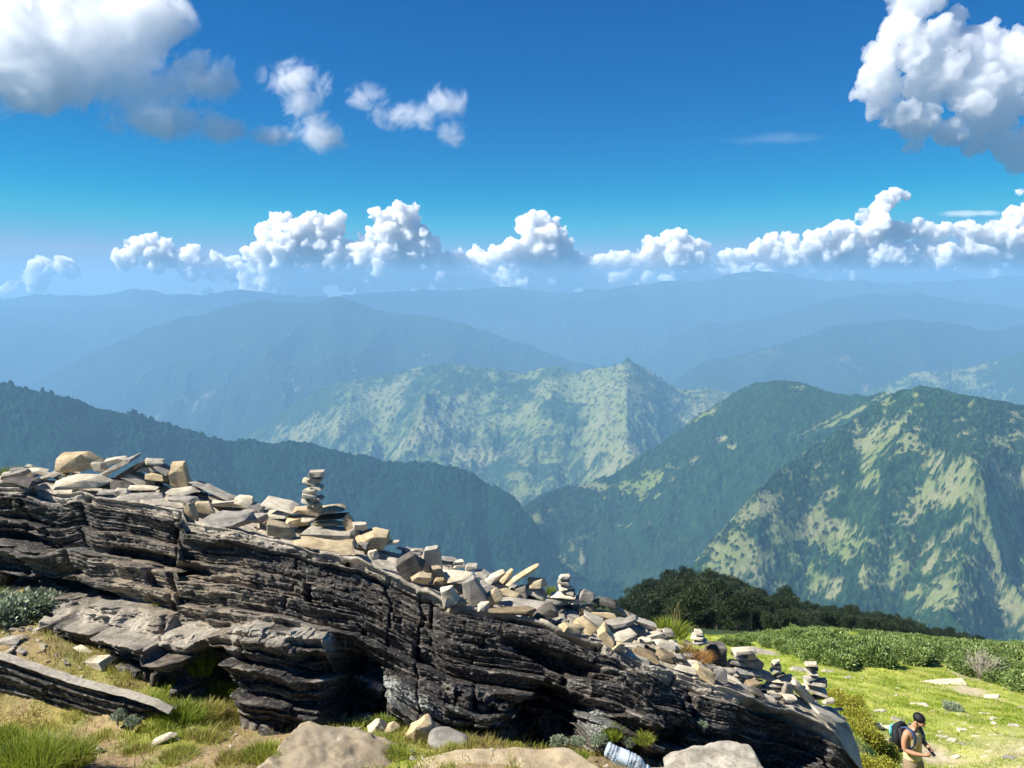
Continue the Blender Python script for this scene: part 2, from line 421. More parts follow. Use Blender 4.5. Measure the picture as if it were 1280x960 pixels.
make_range('mountain', [(760, 800, 2300), (830, 740, 2400), (870, 700, 2450), (900, 665, 2500), (925, 635, 2550), (950, 610, 2600), (980, 585, 2700), (1015, 560, 2800), (1050, 535, 2850), (1080, 516, 2900), (1100, 503, 2900), (1125, 488, 2900), (1150, 481, 2850), (1170, 484, 2800), (1200, 492, 2750),
    (1240, 502, 2700), (1280, 508, 2700), (1345, 512, 2700)], m_near, 'sunlit mountain with forest patches and grassy clearings at the right',
    slope=0.72, depth=1550, rows=420, step=1.1, amp=150, wl_=(260, 560), seed=31, jag=8, canopy=12, cell=13, fine=1.2, soft=0.12, base_forest=0.36, clear_fn=lambda *q: 0.8 * r1_clear(*q), forest_noise=(120., 1.0),
    spurs=[([(1150, 0.0), (1120, 0.2), (1080, 0.5), (1040, 0.8)], 130, 170), ([(1230, 0.05), (1225, 0.3), (1200, 0.7)], 120, 150)])
# left forest
r0_clear = blobs([(10, 546, 9, 3, 10, 1.3), (250, 585, 22, 4, 10, 1.2), (512, 632, 10, 3, 10, 1.2), (95, 530, 8, 2, 0, 0.8)], 60)
make_range('mountain', [(-90, 476, 3300), (-20, 481, 3300), (20, 484, 3300), (60, 491, 3300), (100, 501, 3350), (140, 512, 3400), (180, 524, 3400), (220, 535, 3450), (260, 546, 3450), (290, 551, 3500), (330, 553, 3500), (350, 552, 3500), (375, 553, 3500), (410, 560, 3500), (450, 570, 3500), (480, 575, 3500),
    (520, 577, 3500), (560, 584, 3450), (590, 594, 3400), (610, 606, 3400), (640, 622, 3300), (665, 650, 3200), (690, 690, 3100), (720, 730, 3000)], m_dark,
    'dark blue-green forested ridge descending from the left', slope=0.50, depth=1800, rows=330, step=1.25, amp=150, wl_=(420, 1300), seed=41, jag=6, canopy=19, cell=17, base_forest=1.45, clear_fn=r0_clear)

# valley land under everything
def valley():
    n = 80
    xs = np.linspace(-45900, 45900, n); ys = np.linspace(-5900, 17400, n)
    X, Y = np.meshgrid(xs, ys)
    z = -3560 + 40 * fbm(X / 6000, Y / 6000, seed=3)
    o = mesh_obj('terrain', np.stack([X, Y, z], -1).reshape(-1, 3), grid_faces(n, n), m_far)
    add_attr(o, 'forest', np.ones(n * n) * 0.8)
    tag(o, 'hazy valley floor between the mountains', None, None, 'structure')
valley()
# ------------------------------------------------------------------ clouds
def cloud_mat(name, mean_free):
    """dense white droplets lit by the sun, one even density inside the cloud's body"""
    t = NT(name)
    v = t.node('ShaderNodeVolumePrincipled', {'Color': (1, 1, 1, 1), 'Density': 1.0 / mean_free, 'Anisotropy': 0.3})
    t.l.new(v.outputs[0], t.out.inputs['Volume'])
    return t.m

_ICO = {}
def ico(sub):
    if sub not in _ICO:
        b = bmesh.new(); bmesh.ops.create_icosphere(b, subdivisions=sub, radius=1.0)
        b.verts.ensure_lookup_table()
        _ICO[sub] = (np.array([v.co[:] for v in b.verts]), np.array([[v.index for v in f.verts] for f in b.faces]))
        b.free()
    return _ICO[sub]

def cumulus(label, puffs, D, mat, seed, flat=0.8, voxel_px=1.2, group=None, lvl=(8, 3), cat='cloud', squash=1.0, low=None, nz=1.0):
    """puffs: (px, py, radius px); three generations of puffs, joined into one body by a voxel remesh"""
    rng = np.random.default_rng(seed)
    k = D / F
    S = []
    puffs = list(puffs) + [(x_, y_, 14) for x_, y_ in (low or ())]
    if low:
        xs_ = [q[0] for q in puffs]
        puffs += [(x_, 346 + rng.uniform(-6, 8), rng.uniform(8, 14)) for x_ in np.arange(min(xs_) - 6, max(xs_) + 8, 11)]
    for (px, py, r) in puffs:
        c = np.array(at(px, py, D)); R = r * k
        c[1] += rng.normal() * R * 0.25
        S.append((c, R * 0.86))
        for i in range(lvl[0]):
            d = rng.normal(size=3); d[1] = -abs(d[1]) * 0.8; d[2] = d[2] * 0.8 + 0.25; d /= np.linalg.norm(d)
            c2 = c + d * R * 0.78; R2 = R * rng.uniform(0.28, 0.5)
            S.append((c2, R2))
            for j in range(lvl[1]):
                e = rng.normal(size=3) * 0.7 + d; e /= np.linalg.norm(e)
                S.append((c2 + e * R2 * 0.8, R2 * rng.uniform(0.25, 0.5)))
    iv, if_ = ico(2)
    V, Fc, o = [], [], 0
    for c, R in S:
        V.append(iv * R * np.array([1, 1, squash]) + c); Fc.append(if_ + o); o += len(iv)
    V = np.concatenate(V); Fc = np.concatenate(Fc)
    ctr = V.mean(0)
    ob = mesh_obj('cloud', V - ctr, Fc, None)
    ob.location = ctr
    md = ob.modifiers.new('r', 'REMESH'); md.mode = 'VOXEL'; md.voxel_size = voxel_px * k; md.use_smooth_shade = True
    dg = bpy.context.evaluated_depsgraph_get()
    me = bpy.data.meshes.new_from_object(ob.evaluated_get(dg))
    ob.modifiers.clear(); ob.data = me
    n = len(me.vertices); co = np.empty(n * 3, np.float32); me.vertices.foreach_get('co', co); co = co.reshape(-1, 3).astype(float)
    nr = np.empty(n * 3, np.float32); me.vertices.foreach_get('normal', nr); nr = nr.reshape(-1, 3)
    q = co / k
    q = q + 2.5 * nz * np.stack([fbm(q[:, 0] / 16, q[:, 1] / 16, q[:, 2] / 16, oct=2, seed=seed + 70 + c_) for c_ in range(3)], -1)
    dsp = 0
    for i_, (s_, a_) in enumerate(((24, 6.0), (12, 4.2), (6, 2.6), (3, 1.5), (1.6, 0.6))):      # billows: rounded heads with sharp creases between
        dsp = dsp + a_ * (0.5 - 1.6 * np.abs(vnoise(q[:, 0] / (s_ * nz) + 5 * i_, q[:, 1] / (s_ * nz), q[:, 2] / (s_ * nz), seed=seed + i_)))
    dsp = dsp * nz
    co += nr * (dsp * k)[:, None]
    me.vertices.foreach_set('co', co.astype(np.float32).ravel()); me.update()
    me.polygons.foreach_set('use_smooth', np.ones(len(me.polygons), dtype=bool))
    me.materials.clear(); me.materials.append(mat)
    tag(ob, label, cat, group)
    return ob

m_cloud = cloud_mat('cumulus_vapour', 130.0)
m_cloud2 = cloud_mat('cumulus_vapour_near', 190.0)

cumulus('small pale cumulus low over the mountains at the far left', [(15, 356, 9), (32, 350, 10), (45, 340, 12), (62, 336, 14), (80, 332, 13), (92, 338, 8), (5, 362, 8), (50, 352, 12)], 52000, m_cloud, 1)
cumulus('low row of cumulus between the far left puff and the tall twin towers', [(160, 322, 14), (172, 310, 14), (185, 312, 15), (205, 308, 14), (195, 328, 16), (215, 325, 14), (232, 326, 13), (248, 322, 13), (262, 330, 14), (240, 338, 12),
    (275, 328, 12), (290, 330, 13), (285, 345, 12), (265, 350, 9), (262, 362, 7), (300, 340, 12)], 52000, m_cloud, 2)
cumulus('broad cumulus with twin rounded towers left of the centre', [(322, 318, 16), (338, 300, 18), (349, 278, 12), (350, 296, 18), (368, 295, 16), (383, 284, 14), (398, 279, 13), (414, 278, 14), (424, 274, 8), (405, 298, 22), (385, 315, 24),
    (350, 322, 24), (420, 318, 18), (415, 335, 16), (335, 338, 14), (365, 345, 14), (395, 347, 12), (320, 330, 14)], 50000, m_cloud, 3, low=[(330, 358), (360, 362), (395, 364), (310, 352)])
cumulus('tallest cumulus tower with two heads left of the picture middle', [(468, 266, 8), (475, 272, 11), (490, 275, 13), (505, 262, 12), (515, 260, 9), (505, 280, 18), (520, 295, 18), (488, 298, 20), (462, 305, 17), (445, 312, 14), (455, 325, 22), (480, 330, 24),
    (510, 318, 24), (535, 312, 16), (545, 325, 12), (500, 345, 18), (470, 352, 14), (455, 362, 10), (475, 368, 9), (448, 345, 12)], 50000, m_cloud, 4, low=[(505, 362), (530, 350)])
cumulus('low flat cumulus between two taller towers at the middle', [(560, 325, 13), (575, 320, 12), (592, 322, 13), (607, 326, 12), (570, 342, 14), (590, 345, 14), (612, 342, 12), (555, 350, 10), (625, 318, 10)], 51000, m_cloud, 5, low=[(560, 358), (590, 360), (615, 358)])
cumulus('tall rounded cumulus tower at the picture middle', [(655, 276, 9), (666, 270, 9), (678, 276, 12), (694, 284, 12), (704, 292, 9), (660, 292, 16), (685, 302, 22), (708, 308, 14), (640, 312, 18), (660, 325, 26), (690, 330, 22), (715, 325, 13), (645, 345, 16), (670, 355, 14), (690, 352, 12), (655, 362, 9)], 50000, m_cloud, 6, low=[(640, 360), (700, 360), (720, 350)])
cumulus('wide sloping cumulus right of the middle tower', [(735, 335, 14), (755, 330, 14), (770, 325, 13), (790, 322, 13), (805, 315, 13), (818, 305, 10), (832, 302, 11), (848, 300, 12), (860, 304, 12), (876, 312, 13), (885, 325, 10), (850, 322, 20), (822, 328, 18), (800, 338, 16), (770, 346, 14),
    (742, 352, 12), (865, 338, 14), (838, 342, 12), (760, 355, 9), (870, 348, 7)], 50000, m_cloud, 7, low=[(800, 352), (830, 355), (880, 345), (900, 340)])
cumulus('long cumulus bank rising to a horned top at the right', [(908, 320, 11), (925, 318, 13), (945, 310, 13), (965, 306, 13), (985, 305, 13), (960, 325, 16), (985, 328, 16), (930, 330, 12), (1005, 315, 15), (1020, 300, 15), (1040, 292, 14), (1062, 290, 15), (1080, 270, 11), (1095, 262, 14), (1108, 250, 10),
    (1120, 244, 8), (1130, 246, 4), (1090, 285, 20), (1110, 295, 20), (1060, 315, 24), (1030, 325, 20), (1005, 338, 12), (1085, 330, 22), (1110, 320, 20), (1075, 350, 12), (995, 348, 8)], 50000, m_cloud, 8, low=[(925, 345), (955, 345), (1025, 350), (1050, 355), (1105, 350)])
cumulus('cumulus bank meeting the right picture edge', [(1130, 292, 12), (1148, 288, 12), (1165, 295, 14), (1185, 288, 13), (1205, 288, 14), (1225, 290, 14), (1245, 282, 14), (1262, 275, 15), (1280, 270, 14), (1300, 262, 20), (1150, 312, 18), (1180, 318, 20), (1215, 315, 22), (1250, 305, 24), (1285, 305, 26),
    (1140, 332, 16), (1170, 338, 14), (1205, 338, 16), (1240, 335, 18), (1280, 335, 20), (1310, 300, 24), (1200, 350, 8), (1150, 348, 8), (1275, 240, 6), (1290, 235, 8)], 50000, m_cloud, 9, low=[(1130, 355), (1175, 358), (1230, 355), (1270, 358)])
cumulus('big bright cumulus in the upper right corner', [(1130, 10, 24), (1125, 40, 26), (1100, 75, 22), (1085, 95, 18), (1080, 118, 16), (1105, 110, 24), (1095, 135, 16), (1120, 145, 20), (1150, 60, 34), (1160, 105, 34), (1150, 150, 26), (1190, 30, 18), (1195, 75, 34), (1225, 50, 22), (1205, 125, 34),
    (1190, 165, 22), (1240, 95, 34), (1262, 55, 18), (1280, 70, 24), (1250, 140, 34), (1285, 120, 34), (1225, 180, 18), (1260, 185, 22), (1290, 175, 26), (1270, 205, 14), (1310, 90, 36), (1320, 150, 40), (1150, -10, 26), (1165, 5, 14), (1145, 180, 12)], 16000, m_cloud2, 10, voxel_px=1.7, lvl=(8, 2), nz=0.9)

# soft drifting clouds: real volumes of uneven density
def soft_cloud(label, ells, D, dens, scale_px, seed, thr=0.5, stretch=(1, 1, 1)):
    """ells: (px, py, rx, ry) domains; one body of uneven vapour"""
    k = D / F
    iv, if_ = ico(3)
    V, Fc, o = [], [], 0
    for (px, py, rx_, ry_) in ells:
        c = np.array(at(px, py, D))
        V.append(iv * np.array([rx_, (rx_ + ry_) * 0.35, ry_]) * k + c); Fc.append(if_ + o); o += len(iv)
    V = np.concatenate(V); Fc = np.concatenate(Fc); ctr = V.mean(0)
    ob = mesh_obj('cloud', V - ctr, Fc, None); ob.location = ctr
    # union
    md = ob.modifiers.new('r', 'REMESH'); md.mode = 'VOXEL'; md.voxel_size = 5 * k
    dg = bpy.context.evaluated_depsgraph_get(); me = bpy.data.meshes.new_from_object(ob.evaluated_get(dg)); ob.modifiers.clear(); ob.data = me
    t = NT('vapour'); p = t.coord('Object', (1 / k, 1 / k, 1 / k))
    acc = None
    for (px, py, rx_, ry_) in ells:
        c = (np.array(at(px, py, D)) - ctr) / k
        s = (1 / rx_, 1 / ((rx_ + ry_) * 0.35), 1 / ry_)
        mp = t.node('ShaderNodeMapping', {'Vector': p, 'Scale': s, 'Location': tuple(-c[i] * s[i] for i in range(3))}).outputs[0]
        ln = t.node('ShaderNodeVectorMath', {0: mp}, operation='LENGTH').outputs['Value']
        v = t.math('SUBTRACT', 1.0, ln, clamp=True)
        acc = v if acc is None else t.math('MAXIMUM', acc, v)
    n = t.noise(t.node('ShaderNodeMapping', {'Vector': p, 'Location': (seed * 7.3, seed * 3.1, seed), 'Scale': stretch}).outputs[0], 1.0 / scale_px, 8, 0.68, dist=0.9)
    f = t.math('ADD', t.math('MULTIPLY', t.math('SUBTRACT', n, thr), 5.0), t.math('MULTIPLY', acc, 1.5))
    f = t.math('SUBTRACT', f, 0.55)
    f = t.math('MULTIPLY', t.math('MULTIPLY', t.math('MAXIMUM', f, 0.0), t.math('MINIMUM', t.math('MULTIPLY', acc, 5.0), 1.0)), dens)
    vv = t.node('ShaderNodeVolumePrincipled', {'Color': (1, 1, 1, 1), 'Anisotropy': 0.0, 'Density': f})
    t.l.new(vv.outputs[0], t.out.inputs['Volume'])
    t.m.cycles.volume_step_rate = 0.35
    me.materials.clear(); me.materials.append(t.m)
    tag(ob, label, 'cloud')
    return ob

soft_cloud('large soft grey-white cloud filling the upper left corner', [(20, 30, 150, 95), (110, 55, 110, 80), (180, 15, 70, 55), (60, 100, 130, 45), (130, 100, 70, 50), (-40, 60, 100, 100)], 14000, 0.0060, 70, 1, thr=0.47)
soft_cloud('ragged wispy cloud trailing right of the large corner cloud', [(250, 95, 55, 40), (200, 150, 85, 28), (270, 160, 50, 22), (210, 110, 45, 35)], 14000, 0.0050, 34, 2, thr=0.44)
soft_cloud('torn wispy cloud left of the sky middle with a lower lobe', [(370, 100, 52, 30), (400, 168, 45, 30), (375, 130, 30, 35), (345, 170, 50, 15)], 14000, 0.0040, 30, 3, thr=0.46)
soft_cloud('small faint wispy cloud at the sky middle', [(558, 130, 30, 32), (510, 145, 55, 22), (460, 120, 35, 20), (565, 165, 22, 25)], 14000, 0.0034, 26, 4, thr=0.47)
soft_cloud('thin straight streak of cloud over the right cumulus bank', [(1212, 267, 46, 5)], 50000, 0.0008, 14, 5, thr=0.42, stretch=(0.35, 1, 1))
soft_cloud('faint flat wisp of cloud high above the right bank', [(960, 175, 95, 9)], 30000, 0.00022, 30, 6, thr=0.50, stretch=(0.3, 1, 1))
# ------------------------------------------------------------------ near ground, one sheet from the camera's feet to the wooded spur
GC = [  # (px, py, forward distance)
    (-700, 1100, 2.6), (0, 1400, 1.5), (640, 1500, 1.4), (1280, 1600, 1.5), (0, 960, 3.0), (300, 962, 2.95), (640, 965, 2.95), (860, 985, 3.15),
    (-300, 900, 3.4), (0, 905, 3.74), (-150, 878, 3.87), (60, 908, 3.68), (110, 912, 3.62), (160, 913, 3.56), (60, 916, 3.58), (0, 822, 3.95), (60, 838, 3.87), (110, 852, 3.80), (150, 866, 3.75), (0, 790, 4.3), (100, 800, 4.25), (200, 850, 3.92), (230, 900, 3.6), (-150, 775, 4.3), (-100, 735, 4.9), (30, 735, 4.8), (300, 900, 3.72), (430, 905, 3.72), (560, 918, 3.72), (700, 940, 3.72), (820, 958, 3.75),
    (-500, 730, 5.0), (-500, 640, 9.0), (960, 1060, 3.7), (1090, 1120, 3.9), (1200, 1200, 4.0), (1500, 1300, 4.2),
    (100, 770, 7.0), (400, 800, 6.6), (700, 890, 6.2), (950, 965, 6.0), (1090, 975, 6.6), (1100, 950, 8.2), (1050, 900, 9.5), (1150, 1080, 8.2),
    (0, 700, 12), (400, 740, 12), (800, 830, 14), (950, 865, 14), (1030, 878, 14.5),
    (1155, 975, 12.0), (1280, 948, 12.4), (1280, 1050, 8.5), (1600, 980, 12), (1600, 900, 20),
    (1100, 900, 15.5), (1200, 900, 16), (1280, 895, 17), (1000, 848, 20), (1100, 856, 20), (1200, 862, 20.5), (1280, 880, 19.5),
    (940, 818, 26), (1050, 822, 26), (1130, 826, 26), (1200, 838, 25), (1280, 862, 23),
    (900, 800, 40), (1000, 790, 40), (1100, 794, 40), (1200, 806, 38), (1300, 818, 36), (1600, 840, 40),
    (0, 660, 40), (400, 700, 40), (700, 770, 40), (-500, 620, 40),
    (0, 640, 150), (400, 700, 150), (700, 768, 150), (760, 762, 150), (850, 742, 150), (920, 752, 150), (1000, 768, 150), (1080, 786, 150), (1160, 798, 150), (1230, 812, 150), (1400, 850, 150),
    (760, 800, 90), (850, 790, 90), (930, 785, 90), (1050, 792, 90), (1200, 812, 90), (1400, 850, 90), (400, 720, 90), (0, 660, 90),
    (0, 640, 400), (400, 700, 400), (800, 790, 400), (1000, 830, 400), (1280, 880, 400), (1500, 900, 400), (-500, 640, 400),
    (0, 640, 1000), (400, 690, 1000), (800, 760, 1000), (1280, 860, 1000), (-500, 640, 1000), (1600, 860, 1000)]
_g = np.array([(at(a, b, d).x, d, at(a, b, d).z) for a, b, d in GC])
def _guv(x, y):
    D = np.maximum(y, 0.3) + 1.2
    return np.stack([x / D * 1.3, np.log(D)], -1), D
_gu, _gd = _guv(_g[:, 0], _g[:, 1])
_gv = _g[:, 2] / _gd
_A = np.sqrt(((_gu[:, None] - _gu[None]) ** 2).sum(-1) + 0.0004)
_n = len(_g)
_M = np.zeros((_n + 3, _n + 3)); _M[:_n, :_n] = _A + np.eye(_n) * 0.0003; _M[:_n, _n] = 1; _M[:_n, _n + 1:] = _gu; _M[_n, :_n] = 1; _M[_n + 1:, :_n] = _gu.T
_W = np.linalg.solve(_M, np.concatenate([_gv, np.zeros(3)]))
def ground_base(x, y):
    x = np.asarray(x, float); y = np.asarray(y, float); sh = x.shape
    uv, D = _guv(x.ravel(), y.ravel())
    out = np.empty(len(uv))
    for i in range(0, len(uv), 20000):
        q = uv[i:i + 20000]
        A = np.sqrt(((q[:, None] - _gu[None]) ** 2).sum(-1) + 0.0004)
        out[i:i + 20000] = A @ _W[:_n] + _W[_n] + q @ _W[_n + 1:]
    return (out * D).reshape(sh)
def ground_z(x, y):
    x = np.asarray(x, float); y = np.asarray(y, float)
    D = np.maximum(y, 1)
    z = ground_base(x, y)
    z = z + 0.05 * fbm(x / 0.7, y / 0.7, oct=3, seed=71) * np.minimum(1, D / 3)
    z = z + 0.016 * fbm(x / 0.13, y / 0.13, oct=3, seed=72)
    z = z + sstep(9, 14, D) * 0.22 * fbm(x / 3.0, y / 3.0, oct=4, seed=73)
    return z

GRASS_MASK_SEED = 80
def zone(x, y):
    """0 = bare trodden soil, 1 = grass"""
    n = fbm(np.asarray(x) / 0.55, np.asarray(y) / 0.55, oct=4, seed=GRASS_MASK_SEED, gain=0.6)
    D = np.maximum(np.asarray(y, float), 0.5)
    px = 640 + np.asarray(x) / D * F * 0.86
    near = sstep(-0.22, 0.15, n + 0.02 + 0.3 * sstep(60, -20, px))
    soil = np.exp(-(((px - 60) / 120) ** 2 + ((D - 4.05) / 0.35) ** 2))           # the bare patch by the left of the outcrop
    near = near * (1 - 0.9 * soil)
    m = fbm(np.asarray(x) / 2.6, np.asarray(y) / 2.6, oct=4, seed=82, gain=0.6)
    path = np.exp(-(((px - 1290) / 150) ** 2 + ((D - 12.6) / 2.2) ** 2))            # worn pale path at the lower right
    far_ = np.clip(sstep(-0.75, -0.25, m) - 1.1 * path * (0.7 + m), 0, 1)
    return np.where(D > 6, far_, near)

def ground_mat():
    t = NT('hillside_ground')
    p = t.pos()
    g = t.attr('grass'); far_ = t.attr('far')
    n_f = t.noise(p, 38, 5, 0.65); n_m = t.noise(p, 6, 5, 0.6); n_l = t.noise(p, 0.8, 5, 0.6); n_x = t.noise(p, 160, 3, 0.6)
    soil = t.ramp(n_f, [(0.25, (0.14, 0.095, 0.05)), (0.5, (0.29, 0.205, 0.115)), (0.75, (0.44, 0.34, 0.21))])
    soil = t.mix(t.ramp(n_m, [(0.35, 0.0), (0.7, 0.7)]), soil, (0.34, 0.26, 0.15))
    dry = t.mix(t.ramp(n_f, [(0.3, 0.0), (0.7, 1.0)]), (0.22, 0.18, 0.05), (0.42, 0.35, 0.11))
    green = t.mix(t.ramp(n_f, [(0.3, 0.0), (0.7, 1.0)]), (0.11, 0.17, 0.02), (0.25, 0.32, 0.04))
    near_g = t.mix(t.ramp(n_m, [(0.4, 0.0), (0.62, 1.0)]), dry, green)
    n_k = t.noise(p, 2.2, 6, 0.7)
    far_g = t.mix(t.ramp(n_k, [(0.30, 0.0), (0.62, 1.0)]), (0.19, 0.26, 0.03), (0.40, 0.42, 0.09))
    far_g = t.mix(t.ramp(n_l, [(0.52, 0.0), (0.70, 0.75)]), far_g, (0.44, 0.40, 0.11))
    far_g = t.mix(t.ramp(t.noise(p, 9, 4, 0.7), [(0.55, 0.0), (0.72, 0.6)]), far_g, (0.46, 0.44, 0.16))
    far_g = t.mix(t.ramp(t.noise(p, 14, 4, 0.7), [(0.28, 0.75), (0.42, 0.0)]), far_g, (0.08, 0.13, 0.014))
    gg = t.mix(far_, near_g, far_g)
    farsoil = t.mix(t.ramp(n_m, [(0.3, 0.0), (0.7, 1.0)]), (0.42, 0.33, 0.20), (0.58, 0.50, 0.36))
    ss = t.mix(far_, soil, farsoil)
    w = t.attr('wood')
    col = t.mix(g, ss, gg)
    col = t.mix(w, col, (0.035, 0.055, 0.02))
    h = t.math('ADD', t.math('MULTIPLY', n_f, 0.6), t.math('MULTIPLY', n_x, 0.35))
    nr = t.bump(h, 0.8, 0.03)
    t.bsdf(col, 0.95, nr, 0.1)
    return t.m

def make_ground():
    pxs = np.concatenate([np.arange(-1500, -60, 30), np.arange(-60, 1345, 2.6), np.arange(1345, 2800, 30)])
    Ds = np.concatenate([[0.3, 0.6, 0.9, 1.2, 1.5, 1.8, 2.1], np.exp(np.linspace(math.log(2.3), math.log(45), 520)), np.exp(np.linspace(math.log(45.5), math.log(1000), 90))])
    rx = (pxs - 640) / F
    X = rx[None, :] * (Ds[:, None] + 0.25); Y = np.repeat(Ds[:, None], len(pxs), 1)
    Z = ground_z(X, Y)
    o = mesh_obj('ground', np.stack([X, Y, Z], -1).reshape(-1, 3), grid_faces(len(Ds), len(pxs)), ground_mat())
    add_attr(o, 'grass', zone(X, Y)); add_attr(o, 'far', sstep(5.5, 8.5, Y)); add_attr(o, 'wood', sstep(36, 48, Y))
    tag(o, 'trodden soil and grassy hillside falling away behind the outcrop', None, None, 'structure')
    return o
make_ground()
# ------------------------------------------------------------------ the bedrock outcrop
EDGE = [(-260, 560, 5.4), (-150, 578, 5.2), (-40, 592, 5.05), (0, 600, 5.0), (40, 606, 4.97), (75, 618, 4.93), (100, 614, 4.9), (135, 622, 4.85), (170, 628, 4.8), (205, 634, 4.75), (228, 640, 4.72), (234, 655, 4.7), (270, 662, 4.65), (300, 666, 4.6), (350, 676, 4.55), (400, 690, 4.5), (450, 700, 4.45), (500, 722, 4.4),
        (560, 752, 4.3), (600, 762, 4.28), (640, 768, 4.25), (680, 775, 4.22), (700, 785, 4.2), (730, 798, 4.2), (760, 806, 4.2), (800, 828, 4.2), (830, 836, 4.2), (870, 848, 4.2), (905, 860, 4.2), (940, 872, 4.22), (970, 886, 4.25), (1000, 894, 4.3), (1025, 904, 4.35), (1045, 918, 4.4), (1060, 938, 4.45), (1072, 965, 4.5), (1082, 1000, 4.6), (1090, 1060, 4.7)]
BACK = [(-260, 552, 6.1), (-150, 565, 6.0), (0, 590, 5.65), (50, 594, 5.6), (100, 600, 5.55), (200, 606, 5.45), (250, 615, 5.4), (300, 634, 5.3), (350, 648, 5.25), (400, 664, 5.15), (450, 676, 5.05), (500, 688, 5.0), (560, 704, 4.95), (600, 722, 4.9), (640, 738, 4.85), (700, 754, 4.8), (780, 776, 4.8), (840, 794, 4.8), (900, 830, 4.8),
        (940, 846, 4.8), (980, 860, 4.8), (1020, 872, 4.8), (1045, 882, 4.8), (1062, 900, 4.8), (1074, 930, 4.8), (1083, 975, 4.85), (1092, 1050, 4.9)]
BASE = [(-260, 690, 5.3), (-150, 700, 5.1), (0, 720, 4.85), (40, 745, 4.75), (60, 775, 4.5), (110, 796, 4.3), (170, 812, 4.2), (230, 828, 4.1), (270, 860, 3.95), (300, 884, 3.82), (350, 902, 3.76), (430, 912, 3.74), (480, 908, 3.74), (560, 922, 3.74), (640, 935, 3.72), (700, 944, 3.72), (800, 962, 3.75), (900, 1010, 3.8), (1000, 1090, 3.95), (1090, 1170, 4.2)]
def _tab(T, px):
    a = np.array(T, float)
    return np.interp(px, a[:, 0], a[:, 1]), np.interp(px, a[:, 0], a[:, 2])

def layer_profile(a, b, T, L, seed, rec=0.9):
    """bedding: every layer juts out at its top and recedes below; broken by joints. 0..1 times T"""
    bb = b / T
    bb = bb + 0.35 * vnoise(bb * 0.37, a * 0 + seed, seed=seed)
    k = np.floor(bb); f = bb - k
    blk = a / L + _h(k, k * 0, k * 0, seed + 1) * 7
    bi = np.floor(blk); bf = blk - bi
    nx = _h(k, bi, k * 0, seed + 2); nxt = _h(k - 1, np.floor(a / L + _h(k - 1, k * 0, k * 0, seed + 1) * 7), k * 0, seed + 2)
    lastdepth = nxt - rec
    prof = nx - rec * f ** 1.3
    s = sstep(0.0, 0.16, f)
    prof = lastdepth * (1 - s) + prof * s
    crack = np.minimum(bf, 1 - bf) * L
    prof = prof - 0.8 * np.exp(-(crack / (0.008 + 0.02 * T)) ** 2)
    return prof * T

